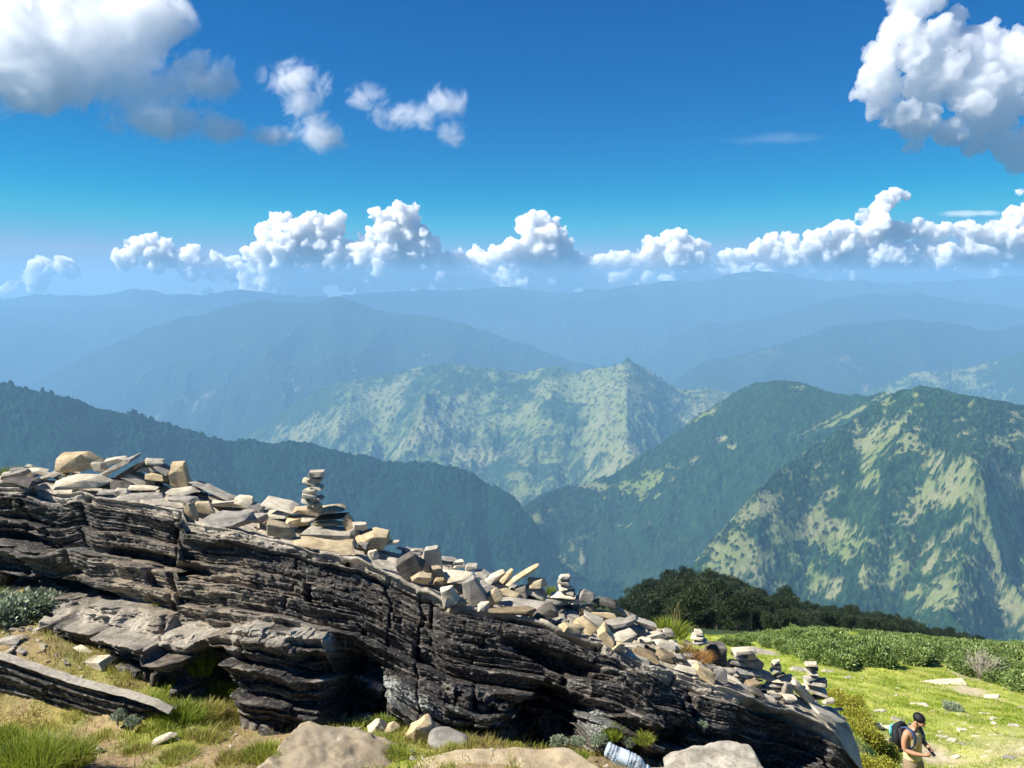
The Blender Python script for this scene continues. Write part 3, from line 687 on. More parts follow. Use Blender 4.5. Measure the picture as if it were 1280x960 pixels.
def make_outcrop():
    px = np.arange(-260, 1090, 1.15)
    nc = len(px)
    ey, eD = _tab(EDGE, px); by, bD = _tab(BASE, px); ky, kD = _tab(BACK, px)
    wob = 3.0 * fbm(px / 26., px * 0, oct=4, seed=5) + 2.5 * fbm(px / 90., px * 0, oct=2, seed=6)
    ey = ey + wob * sstep(1080, 1040, px)
    def P(px, py, D):
        rx, rz = ray_np(px, py); return np.stack([rx * D, D + 0 * rx, rz * D], -1)
    E, B, K = P(px, ey, eD), P(px, by, bD), P(px, ky, kD)
    nA, nB, nC = 300, 70, 26
    rows = []; PXr = []; PYr = []; seg = []; bd = []
    # buried foot
    for q in np.linspace(1, 0, 5)[:-1]:
        rows.append(B + np.array([0, 0.25 * q, -0.5 * q])); PYr.append(by + 40 * q); seg.append(0); bd.append((by - ey + 40 * q) / F * eD)
    vs = np.linspace(0, 1, nA)
    for v in vs:
        p = B * (1 - v) + E * v
        bulge = 0.10 * math.sin(math.pi * v)
        p = p + np.array([0, -bulge, bulge * 0.1])
        yy = by * (1 - v) + ey * v
        rows.append(p); PYr.append(yy); seg.append(0); bd.append((yy - ey) / F * eD)
    for v in np.linspace(0, 1, nB + 1)[1:]:
        p = E * (1 - v) + K * v
        p = p + np.array([0, 0, -0.05 * math.sin(math.pi * min(v * 1.15, 1)) - 0.03 * v])
        rows.append(p); PYr.append(ey * (1 - v) + ky * v); seg.append(v); bd.append(0 * px - v * 0.5)
    for v in np.linspace(0, 1, nC + 1)[1:]:
        p = K + np.array([0, 1.1 * v, -2.6 * v ** 1.25])
        rows.append(p); PYr.append(ky); seg.append(1 + v); bd.append(0 * px - 0.5 - v)
    V = np.stack(rows); PY = np.stack(PYr); PX = np.repeat(px[None], len(rows), 0); SG = np.array(seg)[:, None] + 0 * PX; BD = np.stack(bd)
    # macro normal
    gu = np.gradient(V, axis=1); gv = np.gradient(V, axis=0)
    # smooth macro normal
    N = np.cross(gu, gv); N /= np.maximum(np.linalg.norm(N, axis=-1, keepdims=True), 1e-9)
    if N[nA // 2, nc // 2, 1] > 0: N = -N
    face = sstep(0.02, -0.0, SG) * sstep(-0.03, 0.02, BD)
    a = PX / F * 4.4
    # bedding coordinate, gently folded and steepening into the hill
    b = BD + 0.032 * fbm(a * 1.0, BD * 2.0, oct=3, seed=31) + 0.010 * fbm(a * 4, BD * 9, oct=4, seed=32, gain=0.6) + 0.05 * np.maximum(0, a - 0.2) * sstep(0.12, 0.5, BD)
    patch = 0.5 + 0.5 * fbm(a * 1.1, BD * 2.2, oct=3, seed=33)
    d = layer_profile(a, b, 0.165, 1.5, 101) * 0.85
    d = d + layer_profile(a + 0.3 * b, b + 0.02 * fbm(a * 4, BD * 6, oct=3, seed=134), 0.066, 0.8, 111) * (0.05 + 0.75 * sstep(0.45, 0.75, patch))
    lump, lid = worley(a / 0.10 + 0.4 * vnoise(a * 9, BD * 9, seed=136), b / 0.055, 137)
    d = d + 0.020 * (0.5 - lump) * sstep(-0.1, 0.4, fbm(a * 1.5, BD * 3, oct=3, seed=138)) + 0.018 * (lid - 0.5)
    d = d + layer_profile(a, b, 0.026, 0.45, 121) * (0.15 + 0.6 * sstep(0.4, 0.7, 1 - patch))
    d = d + layer_profile(a, b + 0.004 * vnoise(a * 30, BD * 30, seed=132), 0.0095, 0.10, 131) * 0.2
    d = d + 0.024 * fbm(a / 0.22, BD / 0.06, oct=6, seed=34, gain=0.66) + 0.05 * fbm(a / 0.6, BD / 0.35, oct=3, seed=35)
    d = d + 0.009 * fbm(a / 0.025, BD / 0.015, oct=3, seed=36, gain=0.7) * (0.5 + patch)
    # undercut below the pale top slab
    rim_t = 0.055 + 0.03 * vnoise(a * 2.5, a * 0, seed=37)
    und = sstep(rim_t, rim_t + 0.02, b) * sstep(0.34, 0.10, b)
    d = d - 0.10 * und * sstep(100, 260, PX) * (0.6 + 0.5 * vnoise(a * 1.7, a * 0, seed=38))
    # the long pale shelf low on the left
    sx = np.array([20, 60, 110, 150, 190, 230, 262, 290, 320, 350, 400, 430, 440], float)
    sy = np.array([745, 758, 765, 762, 772, 780, 790, 792, 786, 786, 793, 802, 815], float)
    shy = np.interp(px, sx, sy)[None]
    inx = sstep(30, 90, PX) * (1 - sstep(424, 434, PX))
    jutw = np.interp(px, [60, 130, 260, 300, 430], [26, 34, 26, 12, 12])[None]
    shelf = sstep(-jutw * 0.6, jutw * 0.5, PY - shy + 4 * fbm(PX / 14, PY / 14, seed=41)) * inx
    sh_amt = np.interp(px, [60, 200, 290, 300, 430], [0.20, 0.25, 0.24, 0.20, 0.24])[None]
    d = d + sh_amt * shelf - 0.10 * sstep(18, 60, PY - shy) * inx * (PY > shy)
    def bump_at(cx, cy, rx, ry, ang, sharp=0.35, sd=51):
        t_ = math.radians(ang); dx, dy = PX - cx, PY - cy
        u = (dx * math.cos(t_) + dy * math.sin(t_)) / rx; w = (-dx * math.sin(t_) + dy * math.cos(t_)) / ry
        e = np.sqrt(u * u + w * w) + 0.22 * fbm(PX / 18, PY / 10, oct=4, seed=sd)
        return sstep(1 + sharp / 2, 1 - sharp / 2, e)
    d = d - 0.27 * bump_at(452, 872, 34, 52, 0, 0.5, 52) - 0.36 * bump_at(288, 846, 24, 44, -12, 0.5, 53) - 0.36 * bump_at(690, 905, 46, 46, 20, 0.6, 54)
    d = d - 0.10 * bump_at(420, 828, 34, 14, 0, 0.5, 61) 
    d = d - 0.22 * bump_at(970, 930, 55, 42, 30, 0.7, 55) - 0.18 * bump_at(700, 825, 60, 10, 20, 0.6, 56) - 0.16 * bump_at(200, 700, 60, 9, 12, 0.5, 57) - 0.14 * bump_at(95, 735, 45, 10, 15, 0.5, 58)
    d = d + 0.13 * bump_at(790, 868, 70, 26, 18, 0.25, 59) + 0.14 * bump_at(540, 878, 90, 30, 8, 0.4, 60) + 0.10 * bump_at(770, 905, 50, 26, 5, 0.3, 62) + 0.08 * bump_at(355, 835, 50, 40, 10, 0.3, 63)
    # standing joints
    for jx, w_, dp in ((222, 2.2, 0.07), (104, 2.5, 0.06), (528, 1.6, 0.035), (488, 1.4, 0.03), (-60, 3, 0.06), (842, 2, 0.05), (40, 2, 0.05)):
        dist = np.abs(PX - jx + 5 * vnoise(PY / 16, PY * 0 + jx, seed=39))
        d = d - dp * np.exp(-(dist / w_) ** 2)
    d = d * face
    # top surface: thin broken beds, stepping down to the right
    topm = 1 - face
    dt = layer_profile(a * 0.8, PX / F * 1.1 + SG * 0.25 + 0.05 * fbm(a * 2, SG * 3, seed=44), 0.05, 0.6, 141) * 0.25 + 0.010 * fbm(a / 0.2, SG / 0.35, oct=5, seed=45) + 0.004 * fbm(a / 0.03, SG / 0.05, oct=3, seed=46)
    horiz = np.array([0.0, -1.0, 0.12]); horiz = horiz / np.linalg.norm(horiz)
    dirn = N * 0.5 + horiz * 0.5
    dirn = dirn / np.linalg.norm(dirn, axis=-1, keepdims=True)
    V = V + dirn * d[..., None] + np.array([0, 0, 1.0]) * (dt * topm)[..., None]
    # colour masks
    clean_lit = sstep(0.075, 0.030, b + 0.03 * fbm(a / 0.10, BD / 0.04, oct=3, seed=47))  # bare tan rock, with the sunlit rim painted pale as well
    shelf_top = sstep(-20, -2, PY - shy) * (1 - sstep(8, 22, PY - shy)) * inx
    clean_lit = np.maximum(clean_lit, 0.85 * shelf_top * sstep(-0.35, 0.1, fbm(a / 0.1, BD / 0.1, oct=4, seed=48)))  # the shelf's lit top goes into the pale colour too
    clean_lit = np.maximum(clean_lit, topm)
    lich_glint = np.maximum(bump_at(505, 862, 58, 12, 22, 0.8, 64), np.maximum(bump_at(470, 848, 22, 9, 0, 0.8, 65), 0.6 * bump_at(740, 895, 16, 16, 0, 0.9, 66)))
    lich_glint = np.maximum(lich_glint, 0.55 * sstep(0.38, 0.62, fbm(a / 0.25, b / 0.06, oct=5, seed=67, gain=0.65)))  # scattered whitish glints painted in the lichen tone, beside the true patches
    warm = bump_at(230, 745, 130, 60, 12, 1.2, 68)
    ctr = np.array([0.5, 4.6, -2.0])
    # close both ends of the body with a rounded cap
    def cap(A, col, side):
        c = A[:, col].mean(0) + np.array([0.10 * side, 0.15, -0.1]); out = []
        for t_ in (0.25, 0.5, 0.75, 1.0):
            out.append(A[:, col] * (1 - t_) + c * t_ + np.array([0.16 * side * math.sin(t_ * math.pi / 2), 0, 0]))
        return out
    right = cap(V, -1, 1); left = cap(V, 0, -1)[::-1]
    V = np.concatenate([np.stack(left, 1), V, np.stack(right, 1)], 1); nc = V.shape[1]
    ext = lambda q: np.concatenate([np.repeat(q[:, :1], 4, 1), q, np.repeat(q[:, -1:], 4, 1)], 1)
    clean_lit, lich_glint, a, b, warm = [ext(q + 0 * PX) for q in (clean_lit, lich_glint, a, b, warm)]
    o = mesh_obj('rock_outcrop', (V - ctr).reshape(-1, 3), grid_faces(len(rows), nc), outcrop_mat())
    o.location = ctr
    for nm, v in (('clean_lit', clean_lit), ('lichen_glint', lich_glint), ('sa', a), ('sb', b), ('warm', warm)): add_attr(o, nm, v)
    tag(o, 'long dark layered bedrock outcrop sloping down to the right under the piled stones', 'rock outcrop')
    top = V
    return o, V, px

def outcrop_mat():
    t = NT('layered_bedrock')
    sa, sb, cl, li, wm = t.attr('sa'), t.attr('sb'), t.attr('clean_lit'), t.attr('lichen_glint'), t.attr('warm')
    vec = t.node('ShaderNodeCombineXYZ', {0: sa, 1: sb, 2: 0.0}).outputs[0]
    vs_ = t.node('ShaderNodeMapping', {'Vector': vec, 'Scale': (4, 34, 1)}).outputs[0]
    vs2 = t.node('ShaderNodeMapping', {'Vector': vec, 'Scale': (14, 75, 1)}).outputs[0]
    p = t.pos()
    s1 = t.noise(vs_, 1.0, 6, 0.65); s2 = t.noise(vs2, 1.0, 5, 0.65); n1 = t.noise(p, 9, 6, 0.65); n2 = t.noise(p, 60, 5, 0.7); n3 = t.noise(p, 240, 3, 0.7)
    dark = t.ramp(s1, [(0.40, (0.004, 0.0035, 0.003)), (0.52, (0.018, 0.015, 0.012)), (0.59, (0.10, 0.085, 0.064)), (0.67, (0.42, 0.37, 0.295))])  # dark biofilm, its colour deepened for the shade on the face
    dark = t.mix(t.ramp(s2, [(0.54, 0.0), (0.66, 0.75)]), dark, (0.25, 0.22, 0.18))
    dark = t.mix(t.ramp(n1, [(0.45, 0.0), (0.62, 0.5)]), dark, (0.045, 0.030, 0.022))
    dark = t.mix(t.ramp(n2, [(0.56, 0.0), (0.66, 0.85)]), dark, (0.42, 0.41, 0.39))  # bright whitish glints painted as specks
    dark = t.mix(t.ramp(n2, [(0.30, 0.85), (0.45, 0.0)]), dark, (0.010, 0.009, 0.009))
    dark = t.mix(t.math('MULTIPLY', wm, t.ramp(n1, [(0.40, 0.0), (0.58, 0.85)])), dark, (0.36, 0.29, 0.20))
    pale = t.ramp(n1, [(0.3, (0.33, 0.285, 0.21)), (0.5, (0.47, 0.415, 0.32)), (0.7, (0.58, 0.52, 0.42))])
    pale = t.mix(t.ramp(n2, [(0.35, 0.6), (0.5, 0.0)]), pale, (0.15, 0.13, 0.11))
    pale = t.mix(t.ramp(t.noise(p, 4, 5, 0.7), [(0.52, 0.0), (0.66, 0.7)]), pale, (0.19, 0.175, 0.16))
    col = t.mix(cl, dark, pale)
    col = t.mix(t.math('MULTIPLY', li, t.ramp(n2, [(0.42, 0.0), (0.56, 1.0)])), col, (0.43, 0.45, 0.42))
    h = t.math('ADD', t.math('MULTIPLY', s2, 0.5), t.math('ADD', t.math('MULTIPLY', n2, 0.5), t.math('MULTIPLY', n3, 0.25)))
    nr = t.bump(h, 0.9, 0.022)
    t.bsdf(col, 0.62, nr, 0.5)
    return t.m

OUT, OUTV, OUTPX = make_outcrop()
# ------------------------------------------------------------------ stones
def stone_mat(name, c0, c1, c2, spots=0.4, lay=30.0):
    t = NT(name)
    p = t.coord('Object'); rnd = t.node('ShaderNodeObjectInfo').outputs['Random']
    pv = t.node('ShaderNodeVectorMath', {0: p, 1: t.node('ShaderNodeCombineXYZ', {0: t.math('MULTIPLY', rnd, 37.0), 1: t.math('MULTIPLY', rnd, 91.0), 2: 0.0}).outputs[0]}, operation='ADD').outputs[0]
    n1 = t.noise(pv, 14, 9, 0.72); n2 = t.noise(pv, 75, 6, 0.75); n3 = t.noise(pv, 300, 3, 0.7)
    st = t.noise(t.node('ShaderNodeMapping', {'Vector': pv, 'Scale': (6, 6, lay * 3)}).outputs[0], 1.0, 4, 0.6)
    col = t.ramp(n1, [(0.3, c0), (0.5, c1), (0.72, c2)])
    col = t.mix(t.ramp(st, [(0.38, 0.45), (0.5, 0.0)]), col, tuple(x * 0.55 for x in c0))
    col = t.mix(t.ramp(n2, [(0.34, spots), (0.46, 0.0)]), col, (0.10, 0.09, 0.075))
    col = t.mix(t.ramp(n2, [(0.60, 0.0), (0.72, 0.45)]), col, (0.55, 0.53, 0.47))
    col = t.mix(1.0, col, t.ramp(rnd, [(0.0, (0.72, 0.72, 0.74)), (0.5, (0.95, 0.93, 0.9)), (1.0, (1.12, 1.08, 1.0))]), 'MULTIPLY')
    h = t.math('ADD', t.math('MULTIPLY', n2, 0.7), t.math('MULTIPLY', n3, 0.35)); h = t.math('ADD', h, t.math('MULTIPLY', st, 0.6))
    t.bsdf(col, 0.85, t.bump(h, 0.7, 0.012), 0.25)
    return t.m
SM = {
    'tan': stone_mat('tan_stone', (0.35, 0.265, 0.15), (0.52, 0.42, 0.26), (0.64, 0.55, 0.38)),
    'pale': stone_mat('pale_stone', (0.42, 0.37, 0.27), (0.60, 0.545, 0.42), (0.72, 0.67, 0.55)),
    'grey': stone_mat('grey_stone', (0.22, 0.20, 0.165), (0.36, 0.335, 0.285), (0.50, 0.47, 0.41), 0.6),
    'dark': stone_mat('dark_stone', (0.045, 0.04, 0.038), (0.10, 0.09, 0.08), (0.22, 0.20, 0.18), 0.7),
    'brown': stone_mat('brown_stone', (0.21, 0.15, 0.08), (0.33, 0.25, 0.14), (0.42, 0.33, 0.20), 0.6),
}

def hull_stone(name, w, d, h, seed, mat, cuts=1, rough=1.0, npt=6, corner=0.45, bev=0.035):
    rng = np.random.default_rng(seed)
    shx, shy = rng.uniform(-0.35, 0.35, 2); tp = rng.uniform(0.55, 1.0, 2)
    pts = []
    for sx in (-1, 1):
        for sy in (-1, 1):
            for sz in (-1, 1):
                j = rng.uniform(0, corner, 3)
                if rng.random() < 0.35: j[rng.integers(0, 2)] += 0.32
                pts.append([sx * (1 - j[0]), sy * (1 - j[1]), sz * (1 - j[2] * 0.8)])
    for i in range(npt):
        q = rng.uniform(-1, 1, 3); ax = rng.integers(0, 2); q[ax] = math.copysign(rng.uniform(0.8, 1.0), q[ax]); q[2] *= 0.85
        pts.append(list(q))
    P = np.array(pts); u_ = (P[:, 2] + 1) / 2; P[:, 0] = P[:, 0] * (1 - u_ * (1 - tp[0])) + shx * u_; P[:, 1] = P[:, 1] * (1 - u_ * (1 - tp[1])) + shy * u_; P[:, 2] += P[:, 0] * rng.uniform(-0.3, 0.3); mn, mx = P.min(0), P.max(0); P = (P - (mn + mx) / 2) / ((mx - mn) / 2)
    P *= np.array([w, d, h]) / 2
    b = bmesh.new(); vv = [b.verts.new(p) for p in P]
    r = bmesh.ops.convex_hull(b, input=vv)
    bmesh.ops.delete(b, geom=[e for e in set(r['geom_interior'] + r['geom_unused']) if isinstance(e, bmesh.types.BMVert)], context='VERTS')
    bmesh.ops.dissolve_limit(b, angle_limit=math.radians(9), verts=b.verts, edges=b.edges)
    mnd = min(w, d, h)
    try: bmesh.ops.bevel(b, geom=list(b.edges), offset=mnd * bev, segments=1, affect='EDGES', clamp_overlap=True)
    except Exception: pass
    bmesh.ops.triangulate(b, faces=b.faces)
    for c in range(cuts):
        L = (w + d) / 2 / (2.2 if c == 0 else 4.0)
        es = [e for e in b.edges if e.calc_length() > L]
        if es: bmesh.ops.subdivide_edges(b, edges=es, cuts=2 if c == 0 else 1, use_grid_fill=False); bmesh.ops.triangulate(b, faces=b.faces)
    b.normal_update()
    so = rng.uniform(0, 100); sc = 3.2 / max(w, h); am = mnd * 0.075 * rough
    for v in b.verts:
        n = mnoise.noise(v.co * sc + Vector((so, 0, 0))) + 0.5 * mnoise.noise(v.co * sc * 2.7 + Vector((0, so, 0))) + 0.25 * mnoise.noise(v.co * sc * 7 + Vector((0, so, 0)))
        v.co += v.normal * n * am
        v.co.z += 0.25 * am * math.sin(v.co.z / mnd * 16 + so) 
    me = bpy.data.meshes.new(name); b.to_mesh(me); b.free()
    me.polygons.foreach_set('use_smooth', np.ones(len(me.polygons), dtype=bool))
    me.set_sharp_from_angle(angle=math.radians(24))
    me.materials.append(mat)
    o = bpy.data.objects.new(name, me); COL.objects.link(o)
    return o

CAMF = Vector((0, math.cos(PITCH), -math.sin(PITCH)))
def stone_D(px, py):
    e = np.interp(px, [q[0] for q in EDGE], [q[1] for q in EDGE]); ed = np.interp(px, [q[0] for q in EDGE], [q[2] for q in EDGE])
    k = np.interp(px, [q[0] for q in BACK], [q[1] for q in BACK]); kd = np.interp(px, [q[0] for q in BACK], [q[2] for q in BACK])
    t = min(max((e - py) / max(e - k, 3), 0.0), 0.9)
    return ed + t * (kd - ed)

def place_stone(cx, cy, w, h, roll, kind, D, label, seed, group=None, name='stone', cat='stone', cuts=1, dfac=None, rough=1.0, yaw=None, mat=None, corner=0.45):
    p = at(cx, cy, D); depth = p.dot(CAMF); k = depth / F
    dl = math.atan((cy - 480) / F) + PITCH
    asp = h / w
    if asp > 1.0: dd = w * 0.75; hr = h * 0.95
    else:
        dd = min(0.8 * w, h * (0.55 if dfac is None else dfac) / max(math.sin(dl), 0.2)); dd = max(dd, 0.45 * w if asp > 0.4 else 0.4 * w)
        hr = max((h - dd * math.sin(dl) * 0.9) / math.cos(dl), 0.42 * h)
    rng = np.random.default_rng(seed + 999)
    o = hull_stone(name, w * k * 1.04, dd * k, hr * k, seed, mat or SM[kind], cuts, rough, corner=corner)
    o.location = p
    yw = rng.uniform(-0.35, 0.35) if yaw is None else yaw
    o.rotation_euler = (Matrix.Rotation(math.radians(roll), 3, 'Y') @ Matrix.Rotation(rng.uniform(-0.08, 0.12), 3, 'X') @ Matrix.Rotation(yw, 3, 'Z')).to_euler()
    tag(o, label, cat, group)
    return o

ORD = ['first', 'second', 'third', 'fourth', 'fifth', 'sixth', 'seventh', 'eighth', 'ninth', 'tenth', 'eleventh', 'twelfth', 'thirteenth', 'fourteenth', 'fifteenth', 'sixteenth', 'seventeenth', 'eighteenth',
       'nineteenth', 'twentieth', 'twenty-first', 'twenty-second', 'twenty-third', 'twenty-fourth', 'twenty-fifth', 'twenty-sixth', 'twenty-seventh', 'twenty-eighth', 'twenty-ninth', 'thirtieth',
       'thirty-first', 'thirty-second', 'thirty-third', 'thirty-fourth', 'thirty-fifth', 'thirty-sixth', 'thirty-seventh', 'thirty-eighth', 'thirty-ninth', 'fortieth', 'forty-first', 'forty-second', 'forty-third', 'forty-fourth', 'forty-fifth']

T_, P_, G_, K_, B_ = 'tan', 'pale', 'grey', 'dark', 'brown'
HEAP = {}
HEAP['heap at the high left end of the outcrop'] = [
    (99, 577, 46, 28, 0, T_, 'tan angular boulder standing highest on the left heap'), (101, 601, 60, 20, 3, P_, 'long squared pale block under the tan angular boulder'), (45, 588, 22, 9, 0, P_), (19, 593, 28, 12, -10, G_), (29, 601, 36, 14, 8, K_),
    (65, 593, 26, 10, -15, G_), (147, 583, 50, 13, -28, G_, 'largest grey slab leaning up to the right on the left heap'), (168, 586, 42, 12, -30, K_, 'dark slab leaning parallel behind the largest leaning grey slab'), (146, 575, 24, 12, -10, P_), (124, 583, 18, 12, 10, P_),
    (193, 577, 20, 9, 5, P_), (205, 586, 24, 9, 25, G_), (185, 585, 20, 10, 10, G_), (200, 595, 26, 13, 5, T_), (147, 604, 36, 14, 0, K_), (176, 600, 28, 16, 20, G_),
    (179, 609, 34, 8, 0, P_), (176, 620, 46, 9, 5, G_), (154, 616, 16, 13, 0, P_), (137, 615, 24, 7, 0, G_),
    (225, 593, 19, 33, -3, T_, 'upright rectangular tan stone standing like a post on the left heap'), (229, 613, 34, 12, -8, P_, 'pale flat stone lying at the foot of the upright tan stone'), (229, 624, 33, 10, 5, G_), (239, 642, 13, 28, -8, T_, 'small tan stone standing on edge below the upright post stone'),
    (256, 634, 24, 16, 10, T_), (269, 622, 18, 10, 0, G_), (252, 606, 26, 9, 25, G_), (272, 615, 48, 9, 20, G_, 'thin grey slab sloping down behind the upright post stone')]
HEAP['low heap between the upright stone and the tall cairn'] = [
    (289, 628, 46, 14, -3, P_, 'pale capstone lying flat on the broad low grey stone'), (283, 648, 62, 24, 0, G_, 'broad low grey stone carrying a pale flat capstone'), (305, 627, 22, 16, 0, P_), (318, 634, 22, 11, 15, G_), (352, 630, 40, 13, 10, P_), (347, 642, 44, 11, -12, P_, 'pale thin slab tilted up to the right left of the tall cairn'),
    (322, 647, 22, 15, 0, G_), (352, 662, 33, 26, 10, T_, 'rounded tan block at the rim left below the tall cairn'), (310, 640, 20, 10, 0, G_)]
HEAP['plinth of larger stones under the tall cairn'] = [
    (372, 652, 30, 20, 0, T_), (380, 637, 28, 10, 0, T_), (410, 636, 38, 13, -8, T_, 'tan stone wedge on top of the plinth right of the tall cairn'), (412, 646, 42, 7, -5, K_), (410, 654, 36, 9, 0, T_), (408, 666, 56, 19, 2, G_, 'broad grey stone at the middle of the tall cairn plinth'),
    (386, 647, 20, 10, 0, P_), (436, 655, 14, 28, -20, T_), (443, 670, 20, 21, -30, G_), (405, 681, 70, 10, 10, T_, 'long thin tan slab along the foot of the tall cairn plinth'), (432, 681, 26, 12, 0, T_), (450, 656, 16, 11, 0, P_),
    (467, 671, 42, 30, 15, T_, 'large tan four-sided block right of the tall cairn plinth'), (454, 682, 14, 10, 0, G_), (467, 694, 12, 13, 0, P_, 'small pale pebble alone on the bare ledge below the tan block'), (492, 677, 13, 7, 0, P_)]
HEAP['central rubble spread below the tall cairn'] = [
    (522, 687, 16, 6, 5, G_), (514, 706, 30, 30, -20, K_, 'dark shadowed block at the left start of the central rubble'), (540, 700, 24, 34, 5, P_, 'pale upright pointed stone at the start of the central rubble'), (546, 715, 18, 18, 0, T_), (527, 722, 22, 20, 20, T_, 'tan cube-like stone leaning on the pale pointed stone'), (550, 727, 15, 12, 0, B_),  # the shadowed block wears dark stone colour in place of shade
    (570, 720, 42, 18, -3, P_, 'wide pale flat-topped stone in the central rubble'), (560, 744, 20, 25, -30, P_, 'pale tongue-shaped stone hanging over the rim'), (591, 738, 26, 32, -25, G_, 'grey diamond-shaped stone tilted in the central rubble'), (560, 700, 24, 10, 15, G_), (572, 703, 13, 8, 0, P_), (589, 708, 14, 9, 0, P_), (603, 717, 18, 11, 30, G_),
    (604, 757, 14, 13, 0, P_), (619, 721, 25, 13, -15, P_), (633, 720, 20, 10, -35, T_), (652, 718, 46, 11, -25, T_, 'long tan slab pointing up to the right over the central rubble'), (670, 728, 24, 15, 0, T_), (668, 739, 30, 14, 15, P_), (652, 741, 14, 18, -20, G_), (617, 746, 20, 18, -40, T_),
    (637, 742, 28, 10, 20, T_), (650, 754, 62, 9, 0, G_, 'long grey slab above the brown slab at the rim'), (641, 763, 52, 12, 0, B_, 'long brown squared slab lying on the rim'), (695, 751, 30, 15, -5, G_), (682, 763, 28, 20, -10, K_), (604, 735, 16, 12, 0, G_), (580, 752, 18, 10, 0, T_), (612, 731, 22, 9, 20, G_), (625, 731, 20, 9, 10, P_)]
HEAP['right rubble spread between the small cairn and the grass tuft'] = [
    (722, 749, 20, 10, 0, P_), (734, 744, 17, 16, 30, G_), (755, 752, 28, 12, 3, K_, 'dark squared slab jutting from the ridge right of the small cairn'), (732, 762, 17, 15, 0, T_), (777, 764, 28, 10, 25, T_), (755, 767, 30, 16, 0, T_), (745, 775, 30, 14, 15, P_), (772, 779, 40, 14, -10, G_, 'large grey flat stone in the middle of the right rubble'),
    (803, 777, 32, 12, 20, P_), (715, 784, 28, 16, 15, T_), (732, 782, 24, 22, 40, T_), (760, 797, 28, 22, 50, T_, 'pointed tan stone leaning down over the rim in the right rubble'), (772, 808, 15, 15, 0, T_), (780, 795, 30, 14, -5, P_), (791, 807, 28, 8, 0, G_), (806, 800, 16, 11, 0, P_),
    (808, 818, 33, 15, 20, B_, 'brown chamfer-edged block near the rim in the right rubble'), (798, 822, 28, 10, 20, P_), (832, 820, 24, 18, 30, B_), (830, 805, 26, 13, 15, P_), (797, 787, 24, 11, 15, G_), (817, 793, 20, 12, 0, P_), (835, 790, 14, 11, 0, G_), (848, 822, 18, 11, 10, G_), (788, 770, 18, 9, 10, G_), (846, 808, 20, 11, 20, P_)]
HEAP['lower rubble spread around the three small cairns'] = [
    (857, 836, 24, 10, 10, P_), (865, 829, 20, 9, 0, P_), (881, 842, 24, 20, 30, T_), (892, 817, 25, 28, 0, K_, 'dark rounded boulder behind the orange grass tuft'), (875, 838, 20, 12, 30, P_), (890, 834, 18, 9, 0, P_), (900, 845, 16, 20, -20, G_), (915, 849, 26, 9, 20, P_), (925, 842, 20, 8, 10, P_),
    (909, 838, 18, 8, 0, G_), (934, 859, 28, 9, 20, G_), (945, 865, 20, 10, 20, K_), (942, 855, 18, 14, 0, B_), (955, 843, 24, 12, 20, G_), (945, 831, 14, 16, 30, G_), (984, 862, 13, 21, 0, G_), (987, 872, 14, 10, 0, P_), (1000, 862, 44, 20, 45, P_, 'long pale slab leaning between the two rightmost cairns'),
    (1024, 868, 16, 14, 0, K_), (1027, 853, 11, 12, 0, G_), (1035, 893, 44, 8, 28, P_), (1050, 903, 26, 8, 35, G_), (862, 820, 20, 10, 10, G_), (905, 829, 16, 9, 0, P_), (959, 872, 22, 9, 18, P_)]

CAIRNS = {   # stones from the top down
    'tall slender cairn': (5.0, [(395, 592, 19, 8, 0, P_), (394, 599, 17, 7, 10, G_), (387, 602, 15, 6, 15, P_), (395, 607, 18, 6, 15, P_), (388, 613, 17, 7, -5, P_), (389, 619, 20, 7, 3, P_), (396, 623, 16, 6, -6, G_), (388, 627, 19, 7, 10, P_), (392, 635, 17, 14, 0, T_)]),
    'small cairn on the crest': (4.75, [(706, 721, 14, 6, 0, P_), (705, 727, 16, 6, 5, G_), (707, 733, 16, 6, -5, P_), (708, 738, 19, 6, 8, G_), (704, 743, 29, 7, 0, P_)]),
    'tiny cairn above the dark rounded boulder': (4.7, [(873, 790, 10, 6, 0, P_), (872, 796, 15, 6, 5, P_), (874, 802, 18, 7, -5, G_)]),
    'broad cairn topped by a wide flat slab': (4.72, [(931, 812, 30, 8, 0, P_), (925, 820, 19, 8, 20, G_), (938, 820, 12, 8, 0, T_), (936, 828, 15, 9, 0, T_), (920, 827, 17, 8, 5, G_), (932, 836, 32, 9, 10, G_), (926, 842, 24, 7, 0, P_)]),
    'narrow cairn left of the long leaning slab': (4.72, [(970, 827, 9, 5, 0, P_), (970, 832, 11, 5, 0, K_), (970, 838, 12, 6, 0, P_), (975, 843, 14, 6, -15, K_), (973, 849, 20, 6, 0, P_), (970, 855, 24, 6, 5, G_), (971, 862, 28, 9, 8, P_), (969, 870, 40, 9, 6, T_)]),
    'rightmost cairn': (4.75, [(1014, 830, 14, 6, 0, P_), (1015, 835, 12, 6, 0, K_), (1014, 840, 15, 6, 4, P_), (1013, 846, 18, 6, -4, G_), (1017, 852, 24, 8, 8, P_), (1018, 861, 29, 9, 18, P_)]),
}
def shape_word(w, h, roll):
    a = h / w
    if a > 1.15: return 'upright'
    if a < 0.36: return 'thin flat'
    if a < 0.6: return 'flat'
    return 'blocky'
def size_word(w):
    return 'tiny' if w < 15 else 'small' if w < 21 else 'middling' if w < 32 else 'large'

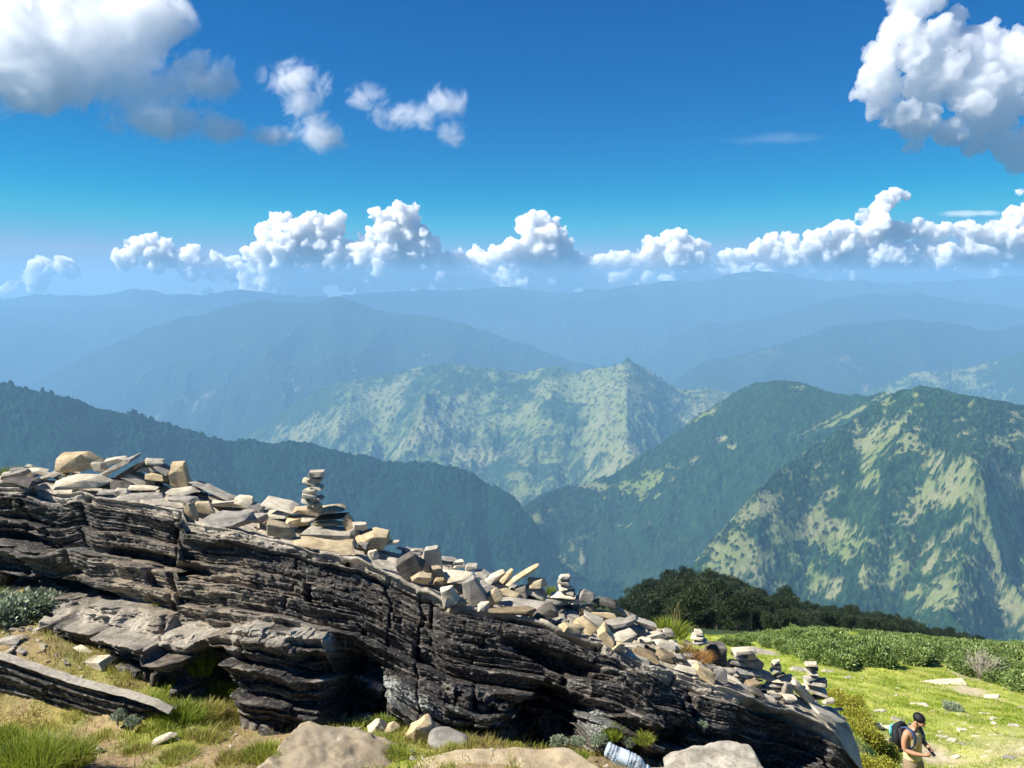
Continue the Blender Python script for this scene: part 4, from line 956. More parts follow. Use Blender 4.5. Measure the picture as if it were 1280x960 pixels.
_sd = 1000
occ = []
for heap, lst in HEAP.items():
    lst = sorted(lst, key=lambda s: s[0])
    for i, s in enumerate(lst):
        cx, cy, w, h, roll, kind = s[:6]
        lab = s[6] if len(s) > 6 else '%s %s %s stone, %s from left in %s' % (size_word(w), kind, shape_word(w, h, roll).replace('thin flat', 'thin'), ORD[i], heap.replace('heap at the high left end of the outcrop', 'high left heap').replace('low heap between the upright stone and the tall cairn', 'low heap left of tall cairn')
            .replace('plinth of larger stones under the tall cairn', 'plinth under tall cairn').replace('central rubble spread below the tall cairn', 'central rubble').replace('right rubble spread between the small cairn and the grass tuft', 'right rubble').replace('lower rubble spread around the three small cairns', 'lower rubble'))
        _sd += 1
        place_stone(cx, cy, w * 1.12, h * 1.08, roll, kind, stone_D(cx, cy + h * 0.3), lab, _sd, 'stones in the ' + heap, cuts=2 if w > 34 else 1)
        occ.append((cx, cy, w, h))
for cn, (D, lst) in CAIRNS.items():
    n = len(lst)
    for i, (cx, cy, w, h, roll, kind) in enumerate(lst):
        _sd += 1
        pos = 'top' if i == 0 else 'bottom' if i == n - 1 else ORD[i] + ' from top'
        place_stone(cx, cy, w * 1.08, h * 1.4, roll, kind, D, '%s %s stone, %s of %s' % (kind, shape_word(w, h, roll).replace('thin flat', 'thin'), pos, cn.replace(' of the outcrop', '').replace(' on the crest right of the central rubble', ' on the crest')), _sd, 'stones of the ' + cn, cuts=1, dfac=0.8, corner=0.3)
        occ.append((cx, cy, w, h))
def merge_stones(objs, name, label, cat):
    b = bmesh.new(); mats = []
    for o in objs:
        m = o.data.materials[0]
        if m not in mats: mats.append(m)
        k = mats.index(m); n0 = len(b.faces)
        mw = Matrix.LocRotScale(o.location, o.rotation_euler, o.scale)
        me = o.data; nv = len(b.verts)
        b.from_mesh(me); b.verts.ensure_lookup_table(); b.faces.ensure_lookup_table()
        for v in b.verts[nv:]: v.co = mw @ v.co
        for f in b.faces[n0:]: f.material_index = k
        bpy.data.objects.remove(o); bpy.data.meshes.remove(me)
    me = bpy.data.meshes.new(name); b.to_mesh(me); b.free()
    for m in mats: me.materials.append(m)
    o = bpy.data.objects.new(name, me); COL.objects.link(o)
    tag(o, label, cat, None, 'stuff')
    return o
CHIPS = []
# small rubble filling the gaps in the heaps
rng = np.random.default_rng(5)
fill = [(x0, x1, n) for x0, x1, n in ((0, 90, 14), (90, 280, 50), (280, 470, 44), (500, 700, 95), (700, 860, 90), (850, 1000, 60), (1000, 1060, 12))]
for x0, x1, n in fill:
    for i in range(n):
        cx = rng.uniform(x0, x1)
        e = np.interp(cx, [q[0] for q in EDGE], [q[1] for q in EDGE]); k = np.interp(cx, [q[0] for q in BACK], [q[1] for q in BACK])
        hi = 10 if cx < 480 else 4
        cy = rng.uniform(k - hi, k + (e - k) * (0.45 if cx < 470 else 0.75))
        w = rng.uniform(9, 20); h = w * rng.uniform(0.28, 0.6)
        _sd += 1
        kd = rng.choice([P_, T_, G_, G_, K_])
        c_ = place_stone(cx, cy, w, h, rng.uniform(-30, 30), kd, stone_D(cx, cy) + 0.12, 'small broken stone chip wedged among the larger stones on the outcrop', _sd, 'small rubble wedged among the piled stones', cuts=1); CHIPS.append(c_)

# ---- foreground rocks on the trodden ground
def ground_hit(px, py, d0=1.5, d1=60.0):
    r = ray(px, py); Ds = np.exp(np.linspace(math.log(d0), math.log(d1), 260))
    z = ground_z(r.x * Ds, Ds); below = np.nonzero(r.z * Ds < z)[0]
    if len(below) == 0: return d1
    i = max(below[0], 1); a = r.z * Ds[i - 1] - z[i - 1]; b = z[i] - r.z * Ds[i]
    return float(Ds[i - 1] + (Ds[i] - Ds[i - 1]) * a / max(a + b, 1e-6))

def smooth_rock(name, cx, cy, w, h, roll, kind, label, seed, D=None, thick=1.0, sub=4, flat_top=0.0, cat='boulder', sink=0.25, group=None, mat=None, pts=None, am=1.0, yaw=0.0, pw=2.8):
    """larger worn rock: superellipsoid body broken by planes and noise"""
    D = ground_hit(cx, cy + h * 0.42) if D is None else D
    p = at(cx, cy, D); depth = p.dot(CAMF); k = depth / F
    dl = math.atan((cy - 480) / F) + PITCH
    W = w * k; hr = h * k * 0.62; dd = min(W * 0.9, h * k * 0.95 / math.sin(dl))
    b = bmesh.new(); bmesh.ops.create_icosphere(b, subdivisions=sub, radius=1.0)
    rg = np.random.default_rng(seed)
    co = np.array([v.co[:] for v in b.verts])
    pw_ = pw
    r = (np.abs(co) ** pw_).sum(1) ** (-1 / pw_); co = co * r[:, None]
    for i in range(9):
        n = rg.normal(size=3); n /= np.linalg.norm(n); lim = rg.uniform(0.72, 0.98) * np.abs(co @ n).max()
        e = co @ n - lim; co = co - np.where(e > 0, e, 0)[:, None] * n
    co = co / np.abs(co).max(0)
    co = co * np.array([W / 2, dd / 2, hr / 2])
    q = co / W
    nn = fbm(q[:, 0] * 4 + seed, q[:, 1] * 4, q[:, 2] * 4, oct=5, seed=seed, gain=0.55)
    nl = fbm(q[:, 0] * 2, q[:, 1] * 2 + seed, q[:, 2] * 22, oct=3, seed=seed + 5)
    nrm = co / np.array([W, dd, hr]) ** 2; nrm /= np.linalg.norm(nrm, axis=1, keepdims=True)
    co = co + nrm * ((nn * 0.07 + nl * 0.018) * am * min(W, dd, hr * 2))[:, None]
    for v, c in zip(b.verts, co): v.co = c
    me = bpy.data.meshes.new(name); b.to_mesh(me); b.free()
    me.polygons.foreach_set('use_smooth', np.ones(len(me.polygons), dtype=bool)); me.set_sharp_from_angle(angle=math.radians(38))
    me.materials.append(mat or SM[kind])
    o = bpy.data.objects.new(name, me); COL.objects.link(o)
    o.location = p
    o.rotation_euler = (Matrix.Rotation(math.radians(roll), 3, 'Y') @ Matrix.Rotation(yaw, 3, 'Z')).to_euler()
    tag(o, label, cat, group)
    return o

m_bould = stone_mat('worn_boulder', (0.40, 0.31, 0.185), (0.48, 0.39, 0.255), (0.56, 0.48, 0.34), 0.25, 12)
smooth_rock('boulder', 640, 982, 262, 84, 1, T_, 'broad tan worn boulder with a flat top at the bottom of the picture', 3, D=3.0, sub=6, mat=m_bould, am=1.3)
smooth_rock('boulder', 415, 968, 165, 84, 14, T_, 'tan boulder with a pale grey left side between grass and small stones', 4, D=3.1, sub=6, mat=m_bould, am=1.5, pw=5)
smooth_rock('boulder', 893, 968, 118, 56, -8, G_, 'grey flat-topped boulder in front of the dark right end of the outcrop', 6, D=3.15, sub=6, am=1.2, pw=6)
smooth_rock('boulder', 835, 985, 110, 40, 0, G_, 'low brown-grey boulder beside the plastic bottle', 7, D=3.05, sub=4)
place_stone(527, 918, 34, 36, -25, T_, 3.5, 'pale tan stone standing on edge behind the broad tan boulder', 2001, cat='stone', cuts=2)
smooth_rock('stone', 560, 925, 50, 26, 5, G_, 'smooth rounded grey stone behind the broad tan boulder', 8, D=3.42, sub=4, am=0.4, cat='stone')
place_stone(475, 912, 26, 26, 40, P_, 3.55, 'pale split stone leaning on its neighbours in front of the cave', 2002, cuts=2)
place_stone(488, 912, 20, 18, -40, T_, 3.55, 'small tan stone leaning against the pale split stone', 2003)
place_stone(125, 827, 32, 20, -12, P_, ground_hit(125, 830), 'larger pale flat stone lying on the bare soil patch', 2004, cuts=2)
place_stone(181, 824, 16, 15, 25, P_, ground_hit(181, 828), 'smaller pale flat stone lying right of the larger one on the soil', 2005)
place_stone(104, 812, 26, 8, 18, P_, ground_hit(104, 815), 'pale broken slab half buried above the larger pale flat stone', 2006)
place_stone(145, 809, 20, 10, -30, G_, ground_hit(145, 811), 'grey stone at the edge of the dry grass under the outcrop', 2007)
place_stone(12, 800, 30, 12, -5, G_, ground_hit(12, 803), 'grey flat stone under the silvery bush at the left edge', 2008, cuts=2)
place_stone(62, 782, 24, 22, 30, P_, ground_hit(62, 790), 'pale triangular stone leaning on the left foot of the outcrop', 2009, cuts=2)
place_stone(203, 924, 34, 14, -20, P_, ground_hit(203, 928), 'pale ridge of stone sticking out of the dry grass', 2010, cuts=2)
place_stone(118, 935, 22, 10, 5, P_, ground_hit(118, 938), 'pale pebble beside the bright grass tuft', 2011)
rng = np.random.default_rng(77)
for (x0, x1, y0, y1, n, s0, s1) in ((5, 60, 782, 815, 22, 5, 14), (40, 230, 800, 850, 26, 4, 9), (360, 450, 895, 915, 18, 8, 22), (450, 510, 895, 925, 16, 8, 18), (300, 345, 880, 905, 10, 6, 14), (590, 730, 935, 952, 8, 5, 11), (700, 860, 930, 958, 22, 4, 10),
                               (200, 320, 905, 955, 8, 4, 9), (440, 560, 925, 955, 14, 5, 10), (900, 1000, 955, 985, 8, 8, 16)):
    for i in range(n):
        cx, cy = rng.uniform(x0, x1), rng.uniform(y0, y1); w = rng.uniform(s0, s1)
        _sd += 1
        c_ = place_stone(cx, cy, w, w * rng.uniform(0.45, 0.8), rng.uniform(-40, 40), rng.choice([P_, P_, T_, G_]), ground_hit(cx, cy + 1), 'small loose stone chip scattered on the trodden soil in front of the outcrop', _sd, 'loose stone chips on the trodden soil'); CHIPS.append(c_)

merge_stones(CHIPS, 'rubble', 'small stone chips wedged in the heaps and strewn over the trodden soil', 'rubble')

# the log-like slab of rock at the lower left
def left_slab():
    def edge(px): return np.interp(px, [-220, 0, 40, 100, 150, 190, 215], [778, 824, 838, 858, 870, 882, 896])
    px = np.arange(-220, 212, 1.5); nc = len(px)
    ey = edge(px) + 1.2 * fbm(px / 14., px * 0, oct=4, seed=201); D = np.interp(px, [-220, 0, 200], [3.98, 3.74, 3.50])
    taper = sstep(214, 150, px)
    rows = []; S = []
    hh = 0.02 + 0.36 * taper
    for v in np.linspace(0, 1, 16):                 # thin top sheet, back to front
        rx, rz = ray_np(px, ey); base = np.stack([rx * D, D, rz * D], -1)
        rows.append(base + np.stack([0 * px, (1 - v) * 0.06 + 0 * px, (1 - v) * 0.004 + 0 * px], -1)); S.append(0 * px)
    for v in np.linspace(0, 1, 70)[1:]:
        rx, rz = ray_np(px, ey); base = np.stack([rx * D, D, rz * D], -1)
        dn = v * hh
        lay = layer_profile(px / F * 4, dn + 0.01 * fbm(px / 40., dn * 10, oct=3, seed=203), 0.05, 0.5, 205) * 0.5 + layer_profile(px / F * 4, dn, 0.014, 0.2, 207) * 0.5 + 0.012 * fbm(px / 12., dn * 60 + 0 * px, oct=4, seed=208)
        rows.append(base + np.stack([0 * px, 0.10 * v - lay * sstep(0, 0.06, v) + 0.02, -dn], -1)); S.append(1 + 0 * px)
    V = np.stack(rows); ctr = V.reshape(-1, 3).mean(0)
    o = mesh_obj('rock_slab', (V - ctr).reshape(-1, 3), grid_faces(len(rows), nc)[:, ::-1], None); o.location = ctr
    o.data.materials.append(OUT.data.materials[0])
    sa = np.repeat(px[None] / F * 4, len(rows), 0); sb = np.linspace(0, 0.36, len(rows))[:, None] + 0 * px
    cl = sstep(18, 15, np.arange(len(rows)))[:, None] + 0 * px  # sunlit top edge painted pale, shaded front keeps the dark colour
    for nm, v in (('clean_lit', cl), ('lichen_glint', 0 * sa), ('sa', sa), ('sb', sb), ('warm', 0 * sa)): add_attr(o, nm, v)
    tag(o, 'dark slab of bedrock with a thin top edge coloured as sunlit at the lower left', 'rock slab')
left_slab()
# ------------------------------------------------------------------ grass and plants
def leaf_mat(name, stops, trans=0.35, rough=0.6):
    t = NT(name); tone = t.attr('tone')
    col = t.ramp(tone, stops)
    d = t.node('ShaderNodeBsdfPrincipled', {'Base Color': col, 'Roughness': rough, 'Specular IOR Level': 0.3})
    tr = t.node('ShaderNodeBsdfTranslucent', {'Color': col})
    m = t.node('ShaderNodeMixShader', {0: trans}); t.l.new(d.outputs[0], m.inputs[1]); t.l.new(tr.outputs[0], m.inputs[2])
    t.l.new(m.outputs[0], t.out.inputs['Surface'])
    return t.m
GR_STOPS = [(0.0, (0.30, 0.225, 0.085)), (0.25, (0.36, 0.30, 0.10)), (0.5, (0.34, 0.36, 0.06)), (0.75, (0.24, 0.32, 0.03)), (1.0, (0.10, 0.16, 0.018))]
m_grass = leaf_mat('grass_blades', GR_STOPS, 0.4)
m_orange = leaf_mat('orange_grass', [(0.0, (0.42, 0.19, 0.05)), (0.6, (0.40, 0.26, 0.08)), (1.0, (0.25, 0.27, 0.05))], 0.4)

def blades(base, hgt, wid, lean, tone, rng, droop=0.35):
    """base (n,3), hgt, wid (n), lean (n,2) -> verts, tris, tone per vertex"""
    n = len(base); az = rng.uniform(0, math.pi, n)
    sx = np.stack([np.cos(az), np.sin(az) * 0.6, 0 * az], -1) * (wid / 2)[:, None]
    up = np.array([0, 0, 1.0])
    L = np.concatenate([lean, np.zeros((n, 1))], 1)
    m = base + up * (hgt * 0.55)[:, None] + L * (hgt * 0.35)[:, None]
    tip = base + up * (hgt * (1 - droop * np.linalg.norm(lean, axis=1)))[:, None] + L * hgt[:, None]
    V = np.stack([base - sx, base + sx, m - sx * 0.75, m + sx * 0.75, tip], 1).reshape(-1, 3)
    i = np.arange(n)[:, None] * 5
    T = np.concatenate([i + np.array([0, 1, 2]), i + np.array([1, 3, 2]), i + np.array([2, 3, 4])], 1).reshape(-1, 3)
    return V, T, np.repeat(tone, 5)

def px_of(x, y, z):
    cp, sp = math.cos(PITCH), math.sin(PITCH)
    fw = y * cp - z * sp; up = y * sp + z * cp
    return 640 + F * x / fw, 480 - F * up / fw

def ground_cover():
    rng = np.random.default_rng(3)
    n = 700000
    D = rng.uniform(2.6, 5.3, n); px = rng.uniform(-60, 1120, n); x = (px - 640) / F * (D + 0.25)
    z = ground_z(x, D); PX, PY = px_of(x, D, z)
    bY, bD = _tab(BASE, PX)
    ok = (PX > -30) & (PX < 1110) & (PY < 990) & (D < bD + 0.03)
    g = zone(x, D); cl = fbm(x / 0.09, D / 0.09, oct=3, seed=90); gr = fbm(x / 0.35, D / 0.35, oct=3, seed=91)
    ok &= rng.random(n) < np.clip(g * 0.95 * sstep(-0.45, 0.35, cl) + 0.03, 0, 1) * 0.6
    x, y, z, gr, cl = x[ok], D[ok], z[ok], gr[ok], cl[ok]; n = len(x); PX = PX[ok]; PY = PY[ok]
    tone = np.clip(0.42 + 0.55 * gr + rng.normal(0, 0.16, n) + 0.25 * sstep(150, 20, PX) * sstep(880, 940, PY), 0, 1)
    h = rng.uniform(0.012, 0.05, n) * (1 + 1.1 * np.clip(cl, 0, 1))
    V, T, tn = blades(np.stack([x, y, z - 0.004], -1), h, rng.uniform(0.0025, 0.005, n), rng.normal(0, 0.45, (n, 2)), tone, rng)
    o = mesh_obj('grass', V, T, m_grass, smooth=False); add_attr(o, 'tone', tn)
    tag(o, 'short dry and green grass on the trodden ground before the outcrop', 'grass', None, 'stuff')
    # meadow
    n = 260000
    D = np.exp(rng.uniform(math.log(7.5), math.log(40), n)); px = rng.uniform(840, 1320, n); x = (px - 640) / F * (D + 0.25)
    z = ground_z(x, D); PX, PY = px_of(x, D, z)
    g = zone(x, D); cl = fbm(x / 0.6, D / 0.6, oct=4, seed=93, gain=0.65)
    ok = (PY < 985) & (rng.random(n) < g * sstep(-0.5, 0.4, cl) * 0.8)
    x, y, z, cl = x[ok], D[ok], z[ok], cl[ok]; n = len(x)
    tone = np.clip(0.52 + 0.5 * cl + rng.normal(0, 0.10, n), 0.05, 0.86)
    h = rng.uniform(0.02, 0.07, n) * (1 + np.clip(cl, 0, 1)) * (y / 12) ** 0.4
    V, T, tn = blades(np.stack([x, y, z - 0.01], -1), h, 0.010 * (y / 10) ** 0.8, rng.normal(0, 0.5, (n, 2)), tone, rng)
    o = mesh_obj('grass', V, T, m_meadow, smooth=False); add_attr(o, 'tone', tn)
    tag(o, 'bright green meadow grass on the slope around the hiker', 'grass', None, 'stuff')
m_meadow = leaf_mat('meadow_blades', [(0.0, (0.50, 0.42, 0.14)), (0.35, (0.44, 0.46, 0.08)), (0.65, (0.30, 0.40, 0.035)), (1.0, (0.14, 0.22, 0.02))], 0.45)
ground_cover()

def tuft(px, py, r_px, h_px, n, label, tone=0.7, spread=0.7, D=None, seed=1, mat=None, group=None, stalks=0, wid=0.004, lean=(0, 0), loc=None, sd_t=0.15):
    rng = np.random.default_rng(seed)
    D = ground_hit(px, py) if D is None else D
    p = np.array(at(px, py, D)); k = D / math.cos(PITCH) / F * 1.1
    r = r_px * k; h = h_px * k
    q = np.sqrt(rng.random(n)) * r; a = rng.uniform(0, 2 * math.pi, n)
    bx = np.stack([np.cos(a) * q, np.sin(a) * q * 0.8], -1)
    out = bx / max(r, 1e-6)
    base = np.concatenate([bx * 0.75, np.full((n, 1), -0.01) - 0.15 * h * (q / r)[:, None] ** 2 * 0], 1)
    ln = out * spread * rng.uniform(0.5, 1.3, (n, 1)) + rng.normal(0, 0.22, (n, 2)) + np.array(lean)
    hh = h * rng.uniform(0.45, 1.0, n) * (1.05 - 0.35 * q / r)
    V, T, tn = blades(base, hh, np.full(n, wid) * rng.uniform(0.6, 1.3, n), ln, np.clip(tone + rng.normal(0, sd_t, n), 0, 1), rng)
    o = mesh_obj('grass_tuft', V, T, mat or m_grass, smooth=False); add_attr(o, 'tone', tn)
    o.location = p
    tag(o, label, 'grass tuft', group)
    if stalks:
        n = stalks
        b0 = np.stack([rng.uniform(-r, r, n) * 0.5, rng.uniform(-r, r, n) * 0.3, np.zeros(n)], -1)
        V, T, tn = blades(b0, h * rng.uniform(1.3, 1.9, n), np.full(n, 0.0035), rng.normal(0.25, 0.35, (n, 2)), np.full(n, 0.12), rng)
        s = mesh_obj('seed_stalks', V, T, m_grass, parent=o, smooth=False); add_attr(s, 'tone', tn)
    return o

tuft(40, 955, 62, 46, 2600, 'large bright green grass tuft filling the bottom left corner', 0.68, 0.6, D=3.02, seed=1)
tuft(92, 948, 34, 34, 1100, 'green and brown grass tuft right of the large corner tuft', 0.60, 0.7, D=3.05, seed=2, sd_t=0.25)
tuft(5, 925, 30, 28, 700, 'bright grass tuft at the left edge above the corner tuft', 0.66, 0.6, D=3.25, seed=3)
tuft(250, 840, 20, 44, 420, 'tall dark green grass tuft before the left cave of the outcrop', 0.92, 0.5, seed=4, D=3.95)
tuft(268, 868, 30, 26, 650, 'spreading green tuft below the left cave', 0.85, 0.9, seed=5)
tuft(215, 832, 26, 20, 520, 'yellow-green tuft under the pale shelf', 0.62, 0.8, seed=6)
tuft(190, 824, 18, 18, 320, 'small green tuft left of the yellow-green tuft under the shelf', 0.75, 0.7, seed=7)
tuft(152, 800, 10, 14, 180, 'yellow tuft growing at the foot of the pale shelf', 0.45, 0.6, seed=8)
tuft(126, 793, 14, 14, 240, 'mustard yellow tuft against the rock left of the shelf', 0.42, 0.7, seed=9)
tuft(86, 786, 16, 18, 320, 'bright green tuft at the left foot of the outcrop', 0.78, 0.7, seed=10)
tuft(225, 898, 34, 30, 900, 'long-bladed green tuft at the right end of the dark slab', 0.80, 0.8, seed=11, sd_t=0.2)
tuft(255, 890, 30, 22, 600, 'straw-coloured tuft right of the long-bladed green tuft', 0.32, 0.8, seed=12)
tuft(300, 900, 22, 20, 420, 'short straw tuft near the outcrop foot', 0.4, 0.8, seed=13)
tuft(314, 880, 20, 22, 420, 'green tuft at the lowest rock block left of the main cave', 0.85, 0.7, seed=14, D=3.72)
tuft(330, 945, 34, 24, 900, 'yellow-green tuft left of the tan boulder with grey side', 0.55, 0.7, seed=15, D=3.1)
tuft(290, 950, 26, 20, 520, 'dry brownish tuft left of the yellow-green boulder tuft', 0.28, 0.7, seed=16, D=3.08)
tuft(478, 905, 20, 16, 380, 'low green tuft at the right lip of the main cave', 0.85, 0.9, seed=17, D=3.62)
tuft(430, 925, 26, 16, 420, 'yellowish tuft among small stones before the main cave', 0.5, 0.8, seed=18)
tuft(495, 940, 24, 16, 420, 'yellow-green tuft at the left end of the broad tan boulder', 0.58, 0.8, seed=19, D=3.2)
tuft(766, 922, 12, 26, 260, 'bright green tuft standing between two silvery plants', 0.72, 0.55, seed=20, D=3.62, wid=0.005)
tuft(805, 925, 16, 16, 260, 'low yellow-green tuft right of the silvery plants', 0.6, 0.8, seed=21, D=3.6)
tuft(728, 945, 9, 12, 140, 'tiny green tuft behind the broad tan boulder above the bottle', 0.8, 0.7, seed=22, D=3.3)
tuft(575, 918, 14, 14, 200, 'thin green tuft at the rock foot behind the rounded grey stone', 0.85, 0.8, seed=23, D=3.66)
tuft(870, 955, 30, 12, 400, 'dry pale tuft behind the grey flat-topped boulder', 0.35, 0.9, seed=24, D=3.5)
tuft(80, 697, 14, 14, 320, 'yellow grass tuft growing from a crack in the left rock face', 0.38, 0.9, D=4.62, seed=25)
tuft(92, 704, 10, 12, 60, 'few pale dry blades hanging beside the yellow crack tuft', 0.1, 1.3, D=4.60, seed=26)
tuft(197, 754, 8, 8, 120, 'tiny straw tuft on the rock above the pale shelf', 0.3, 0.8, D=4.34, seed=27)
tuft(219, 760, 6, 7, 90, 'tiny yellow tuft right of the straw tuft above the shelf', 0.35, 0.8, D=4.33, seed=28)
tuft(690, 742, 9, 17, 160, 'small green tuft peeping from behind the crest beside the small cairn', 0.72, 0.5, D=5.0, seed=29)
tuft(838, 792, 26, 28, 700, 'large green tuft with dry seed stalks behind the right rubble', 0.70, 0.8, D=4.95, seed=30, stalks=14, wid=0.005)
tuft(870, 822, 24, 16, 520, 'orange-brown mossy grass tuft draped over the lower rubble', 0.3, 0.9, D=4.55, seed=31, mat=m_orange, lean=(0.3, -0.2))
tuft(852, 812, 16, 16, 220, 'yellow-green strands above the orange mossy tuft', 0.75, 0.9, D=4.6, seed=32, mat=m_orange)
tuft(15, 592, 18, 18, 200, 'pale green wispy plant behind the far left end of the outcrop', 0.8, 0.6, D=5.9, seed=33)

for j_, (px_, py_, r_, h_, tn_, lab_) in enumerate([(60, 880 + 30, 26, 16, 0.35, 'straw-coloured tuft just below the dark slab at the left'), (130, 925, 30, 16, 0.45, 'yellowing tuft between the corner tuft and the slab end'), (175, 940, 26, 14, 0.25, 'dry brown tuft right of the green and brown tuft'),
    (225, 945, 30, 18, 0.5, 'yellow-green tuft at the bottom beside the bare soil'), (262, 925, 22, 14, 0.3, 'low straw tuft between bare soil and outcrop foot'), (165, 818, 26, 10, 0.3, 'thin straw grass along the foot of the pale shelf'), (110, 800, 24, 9, 0.4, 'thin yellow grass on the bare patch by the outcrop'),
    (380, 908, 22, 10, 0.35, 'dry grass fringe under the main cave'), (455, 948, 26, 14, 0.6, 'green grass wedge between the two tan boulders'), (640, 935, 20, 9, 0.4, 'thin dry grass fringe behind the broad tan boulder'), (1045, 905, 16, 14, 0.45, 'pale yellow grass behind the low end of the outcrop')]):
    tuft(px_, py_, r_, h_, int(r_ * 22), lab_, tn_, 0.85, seed=60 + j_, sd_t=0.22, D=(6.2 if px_ > 1000 else None))

# leafy plants ---------------------------------------------------------------------------------
def leaves_cloud(centres, radii, per, size, rng, elong=2.0, tone=0.5, sd=0.2, up=0.3, hollow=0.35):
    Vs, Ts, tn = [], [], []; o = 0
    for c, r in zip(centres, radii):
        n = int(per * (r[0] * r[1] * r[2]) ** (2 / 3.) / (np.prod(radii[0]) ** (2 / 3.)))
        d = rng.normal(size=(n, 3)); d /= np.linalg.norm(d, axis=1, keepdims=True)
        rad = hollow + (1 - hollow) * rng.random((n, 1)) ** 0.5
        p = c + d * rad * r * (1 + 0.18 * rng.normal(size=(n, 1)))
        ax = d + rng.normal(size=(n, 3)) * 0.7 + np.array([0, 0, up]); ax /= np.linalg.norm(ax, axis=1, keepdims=True)
        sd_ = np.cross(ax, rng.normal(size=(n, 3))); sd_ /= np.linalg.norm(sd_, axis=1, keepdims=True)
        s = size * rng.uniform(0.6, 1.3, (n, 1))
        V = np.stack([p, p + ax * s * 0.5 + sd_ * s / elong / 1.0 * 0.5, p + ax * s, p + ax * s * 0.5 - sd_ * s / elong * 0.5], 1).reshape(-1, 3)
        i = np.arange(n)[:, None] * 4 + o
        Vs.append(V); Ts.append(np.concatenate([i, i + 1, i + 2, i + 3], 1)); o += 4 * n
        tn.append(np.repeat(np.clip(tone + rng.normal(0, sd, n), 0, 1), 4))
    return np.concatenate(Vs), np.concatenate(Ts), np.concatenate(tn)

m_rhodo = leaf_mat('shrub_leaves', [(0.0, (0.035, 0.055, 0.02)), (0.5, (0.13, 0.20, 0.05)), (1.0, (0.30, 0.38, 0.12))], 0.2, 0.45)
m_silver = leaf_mat('silvery_leaves', [(0.0, (0.10, 0.14, 0.07)), (0.5, (0.22, 0.27, 0.17)), (1.0, (0.42, 0.47, 0.36))], 0.2, 0.6)
m_ygreen = leaf_mat('yellow_green_leaves', [(0.0, (0.14, 0.14, 0.025)), (0.5, (0.34, 0.34, 0.04)), (1.0, (0.52, 0.48, 0.08))], 0.35, 0.6)
m_tree = leaf_mat('dark_tree_leaves', [(0.0, (0.004, 0.010, 0.004)), (0.5, (0.012, 0.026, 0.009)), (1.0, (0.045, 0.065, 0.018))], 0.12, 0.6)
m_bark = plain('bark', (0.09, 0.07, 0.055), 0.95)
m_twig = plain('dry_twig', (0.33, 0.29, 0.24), 0.95)

def limb_mesh(chains):
    """chains: lists of (point, radius); six-sided tapered tubes in one mesh"""
    V, Q, o = [], [], 0
    for ch in chains:
        pts = [np.array(p, float) for p, r in ch]
        for i, (p, r) in enumerate(ch):
            t = pts[min(i + 1, len(pts) - 1)] - pts[max(i - 1, 0)]; t /= max(np.linalg.norm(t), 1e-9)
            a = np.cross(t, [0.3, 0.9, 0.1]); a /= np.linalg.norm(a); b = np.cross(t, a)
            for j in range(6):
                g = j * math.pi / 3; V.append(pts[i] + (a * math.cos(g) + b * math.sin(g)) * r)
        for i in range(len(ch) - 1):
            for j in range(6):
                Q.append([o + i * 6 + j, o + i * 6 + (j + 1) % 6, o + (i + 1) * 6 + (j + 1) % 6, o + (i + 1) * 6 + j])
        o += 6 * len(ch)
    return np.array(V), np.array(Q)

def make_shrub(seed, mat, R=0.75, H=0.62, leaf=0.11, per=1900, tone=0.5, label='', elong=2.6, nb=7):
    rng = np.random.default_rng(seed)
    root = empty('shrub', (0, 0, 0)); tag(root, label, 'shrub')
    C = [np.array([0, 0, H * 0.5])]; Rr = [np.array([R * 0.6, R * 0.6, H * 0.45])]
    for i in range(nb):
        a = rng.uniform(0, 6.28); q = rng.uniform(0.35, 0.75) * R
        C.append(np.array([math.cos(a) * q, math.sin(a) * q, H * rng.uniform(0.3, 0.75)])); s = rng.uniform(0.28, 0.45)
        Rr.append(np.array([R * s, R * s, H * s * 0.9]))
    V, Q, tn = leaves_cloud(C, Rr, per, leaf, rng, elong, tone, 0.22)
    f = mesh_obj('foliage', V, Q, mat, parent=root, smooth=False); add_attr(f, 'tone', tn)
    ch = []
    for c in C[:6]:
        ch.append([((0, 0, -0.08), 0.018), (tuple(c * np.array([0.4, 0.4, 0.5])), 0.012), (tuple(c), 0.005)])
    V, Q = limb_mesh(ch); mesh_obj('stem', V, Q, m_twig, parent=root)
    return root

def copy_tree(o, parent=None):
    c = o.copy(); COL.objects.link(c); c.parent = parent
    for ch in list(o.children): copy_tree(ch, c)
    return c

rng = np.random.default_rng(8)
SHR = [make_shrub(300 + i, m_rhodo, label='dense green rhododendron shrub in the thicket above the meadow', tone=0.45 + 0.08 * i) for i in range(4)]
used = [False] * 4
band_top = lambda px: np.interp(px, [880, 900, 960, 1030, 1100, 1200, 1280, 1340], [806, 800, 790, 786, 790, 800, 806, 812])
band_bot = lambda px: np.interp(px, [880, 900, 930, 980, 1030, 1060, 1100, 1150, 1180, 1210, 1240, 1280, 1340], [806, 806, 806, 812, 826, 830, 828, 824, 832, 842, 852, 864, 878])
def put(proto_list, flags, loc, sc, rz, label=None, group=None):
    i = rng.integers(0, len(proto_list))
    if flags[i]: o = copy_tree(proto_list[i])
    else: o = proto_list[i]; flags[i] = True
    o.location = loc; o.scale = (sc * rng.uniform(0.9, 1.15), sc * rng.uniform(0.9, 1.15), sc * rng.uniform(0.85, 1.15)); o.rotation_euler = (rng.normal(0, 0.06), rng.normal(0, 0.06), rz)
    if label: o['label'] = label
    if group: o['group'] = group
    return o
cnt = 0; tries = 0
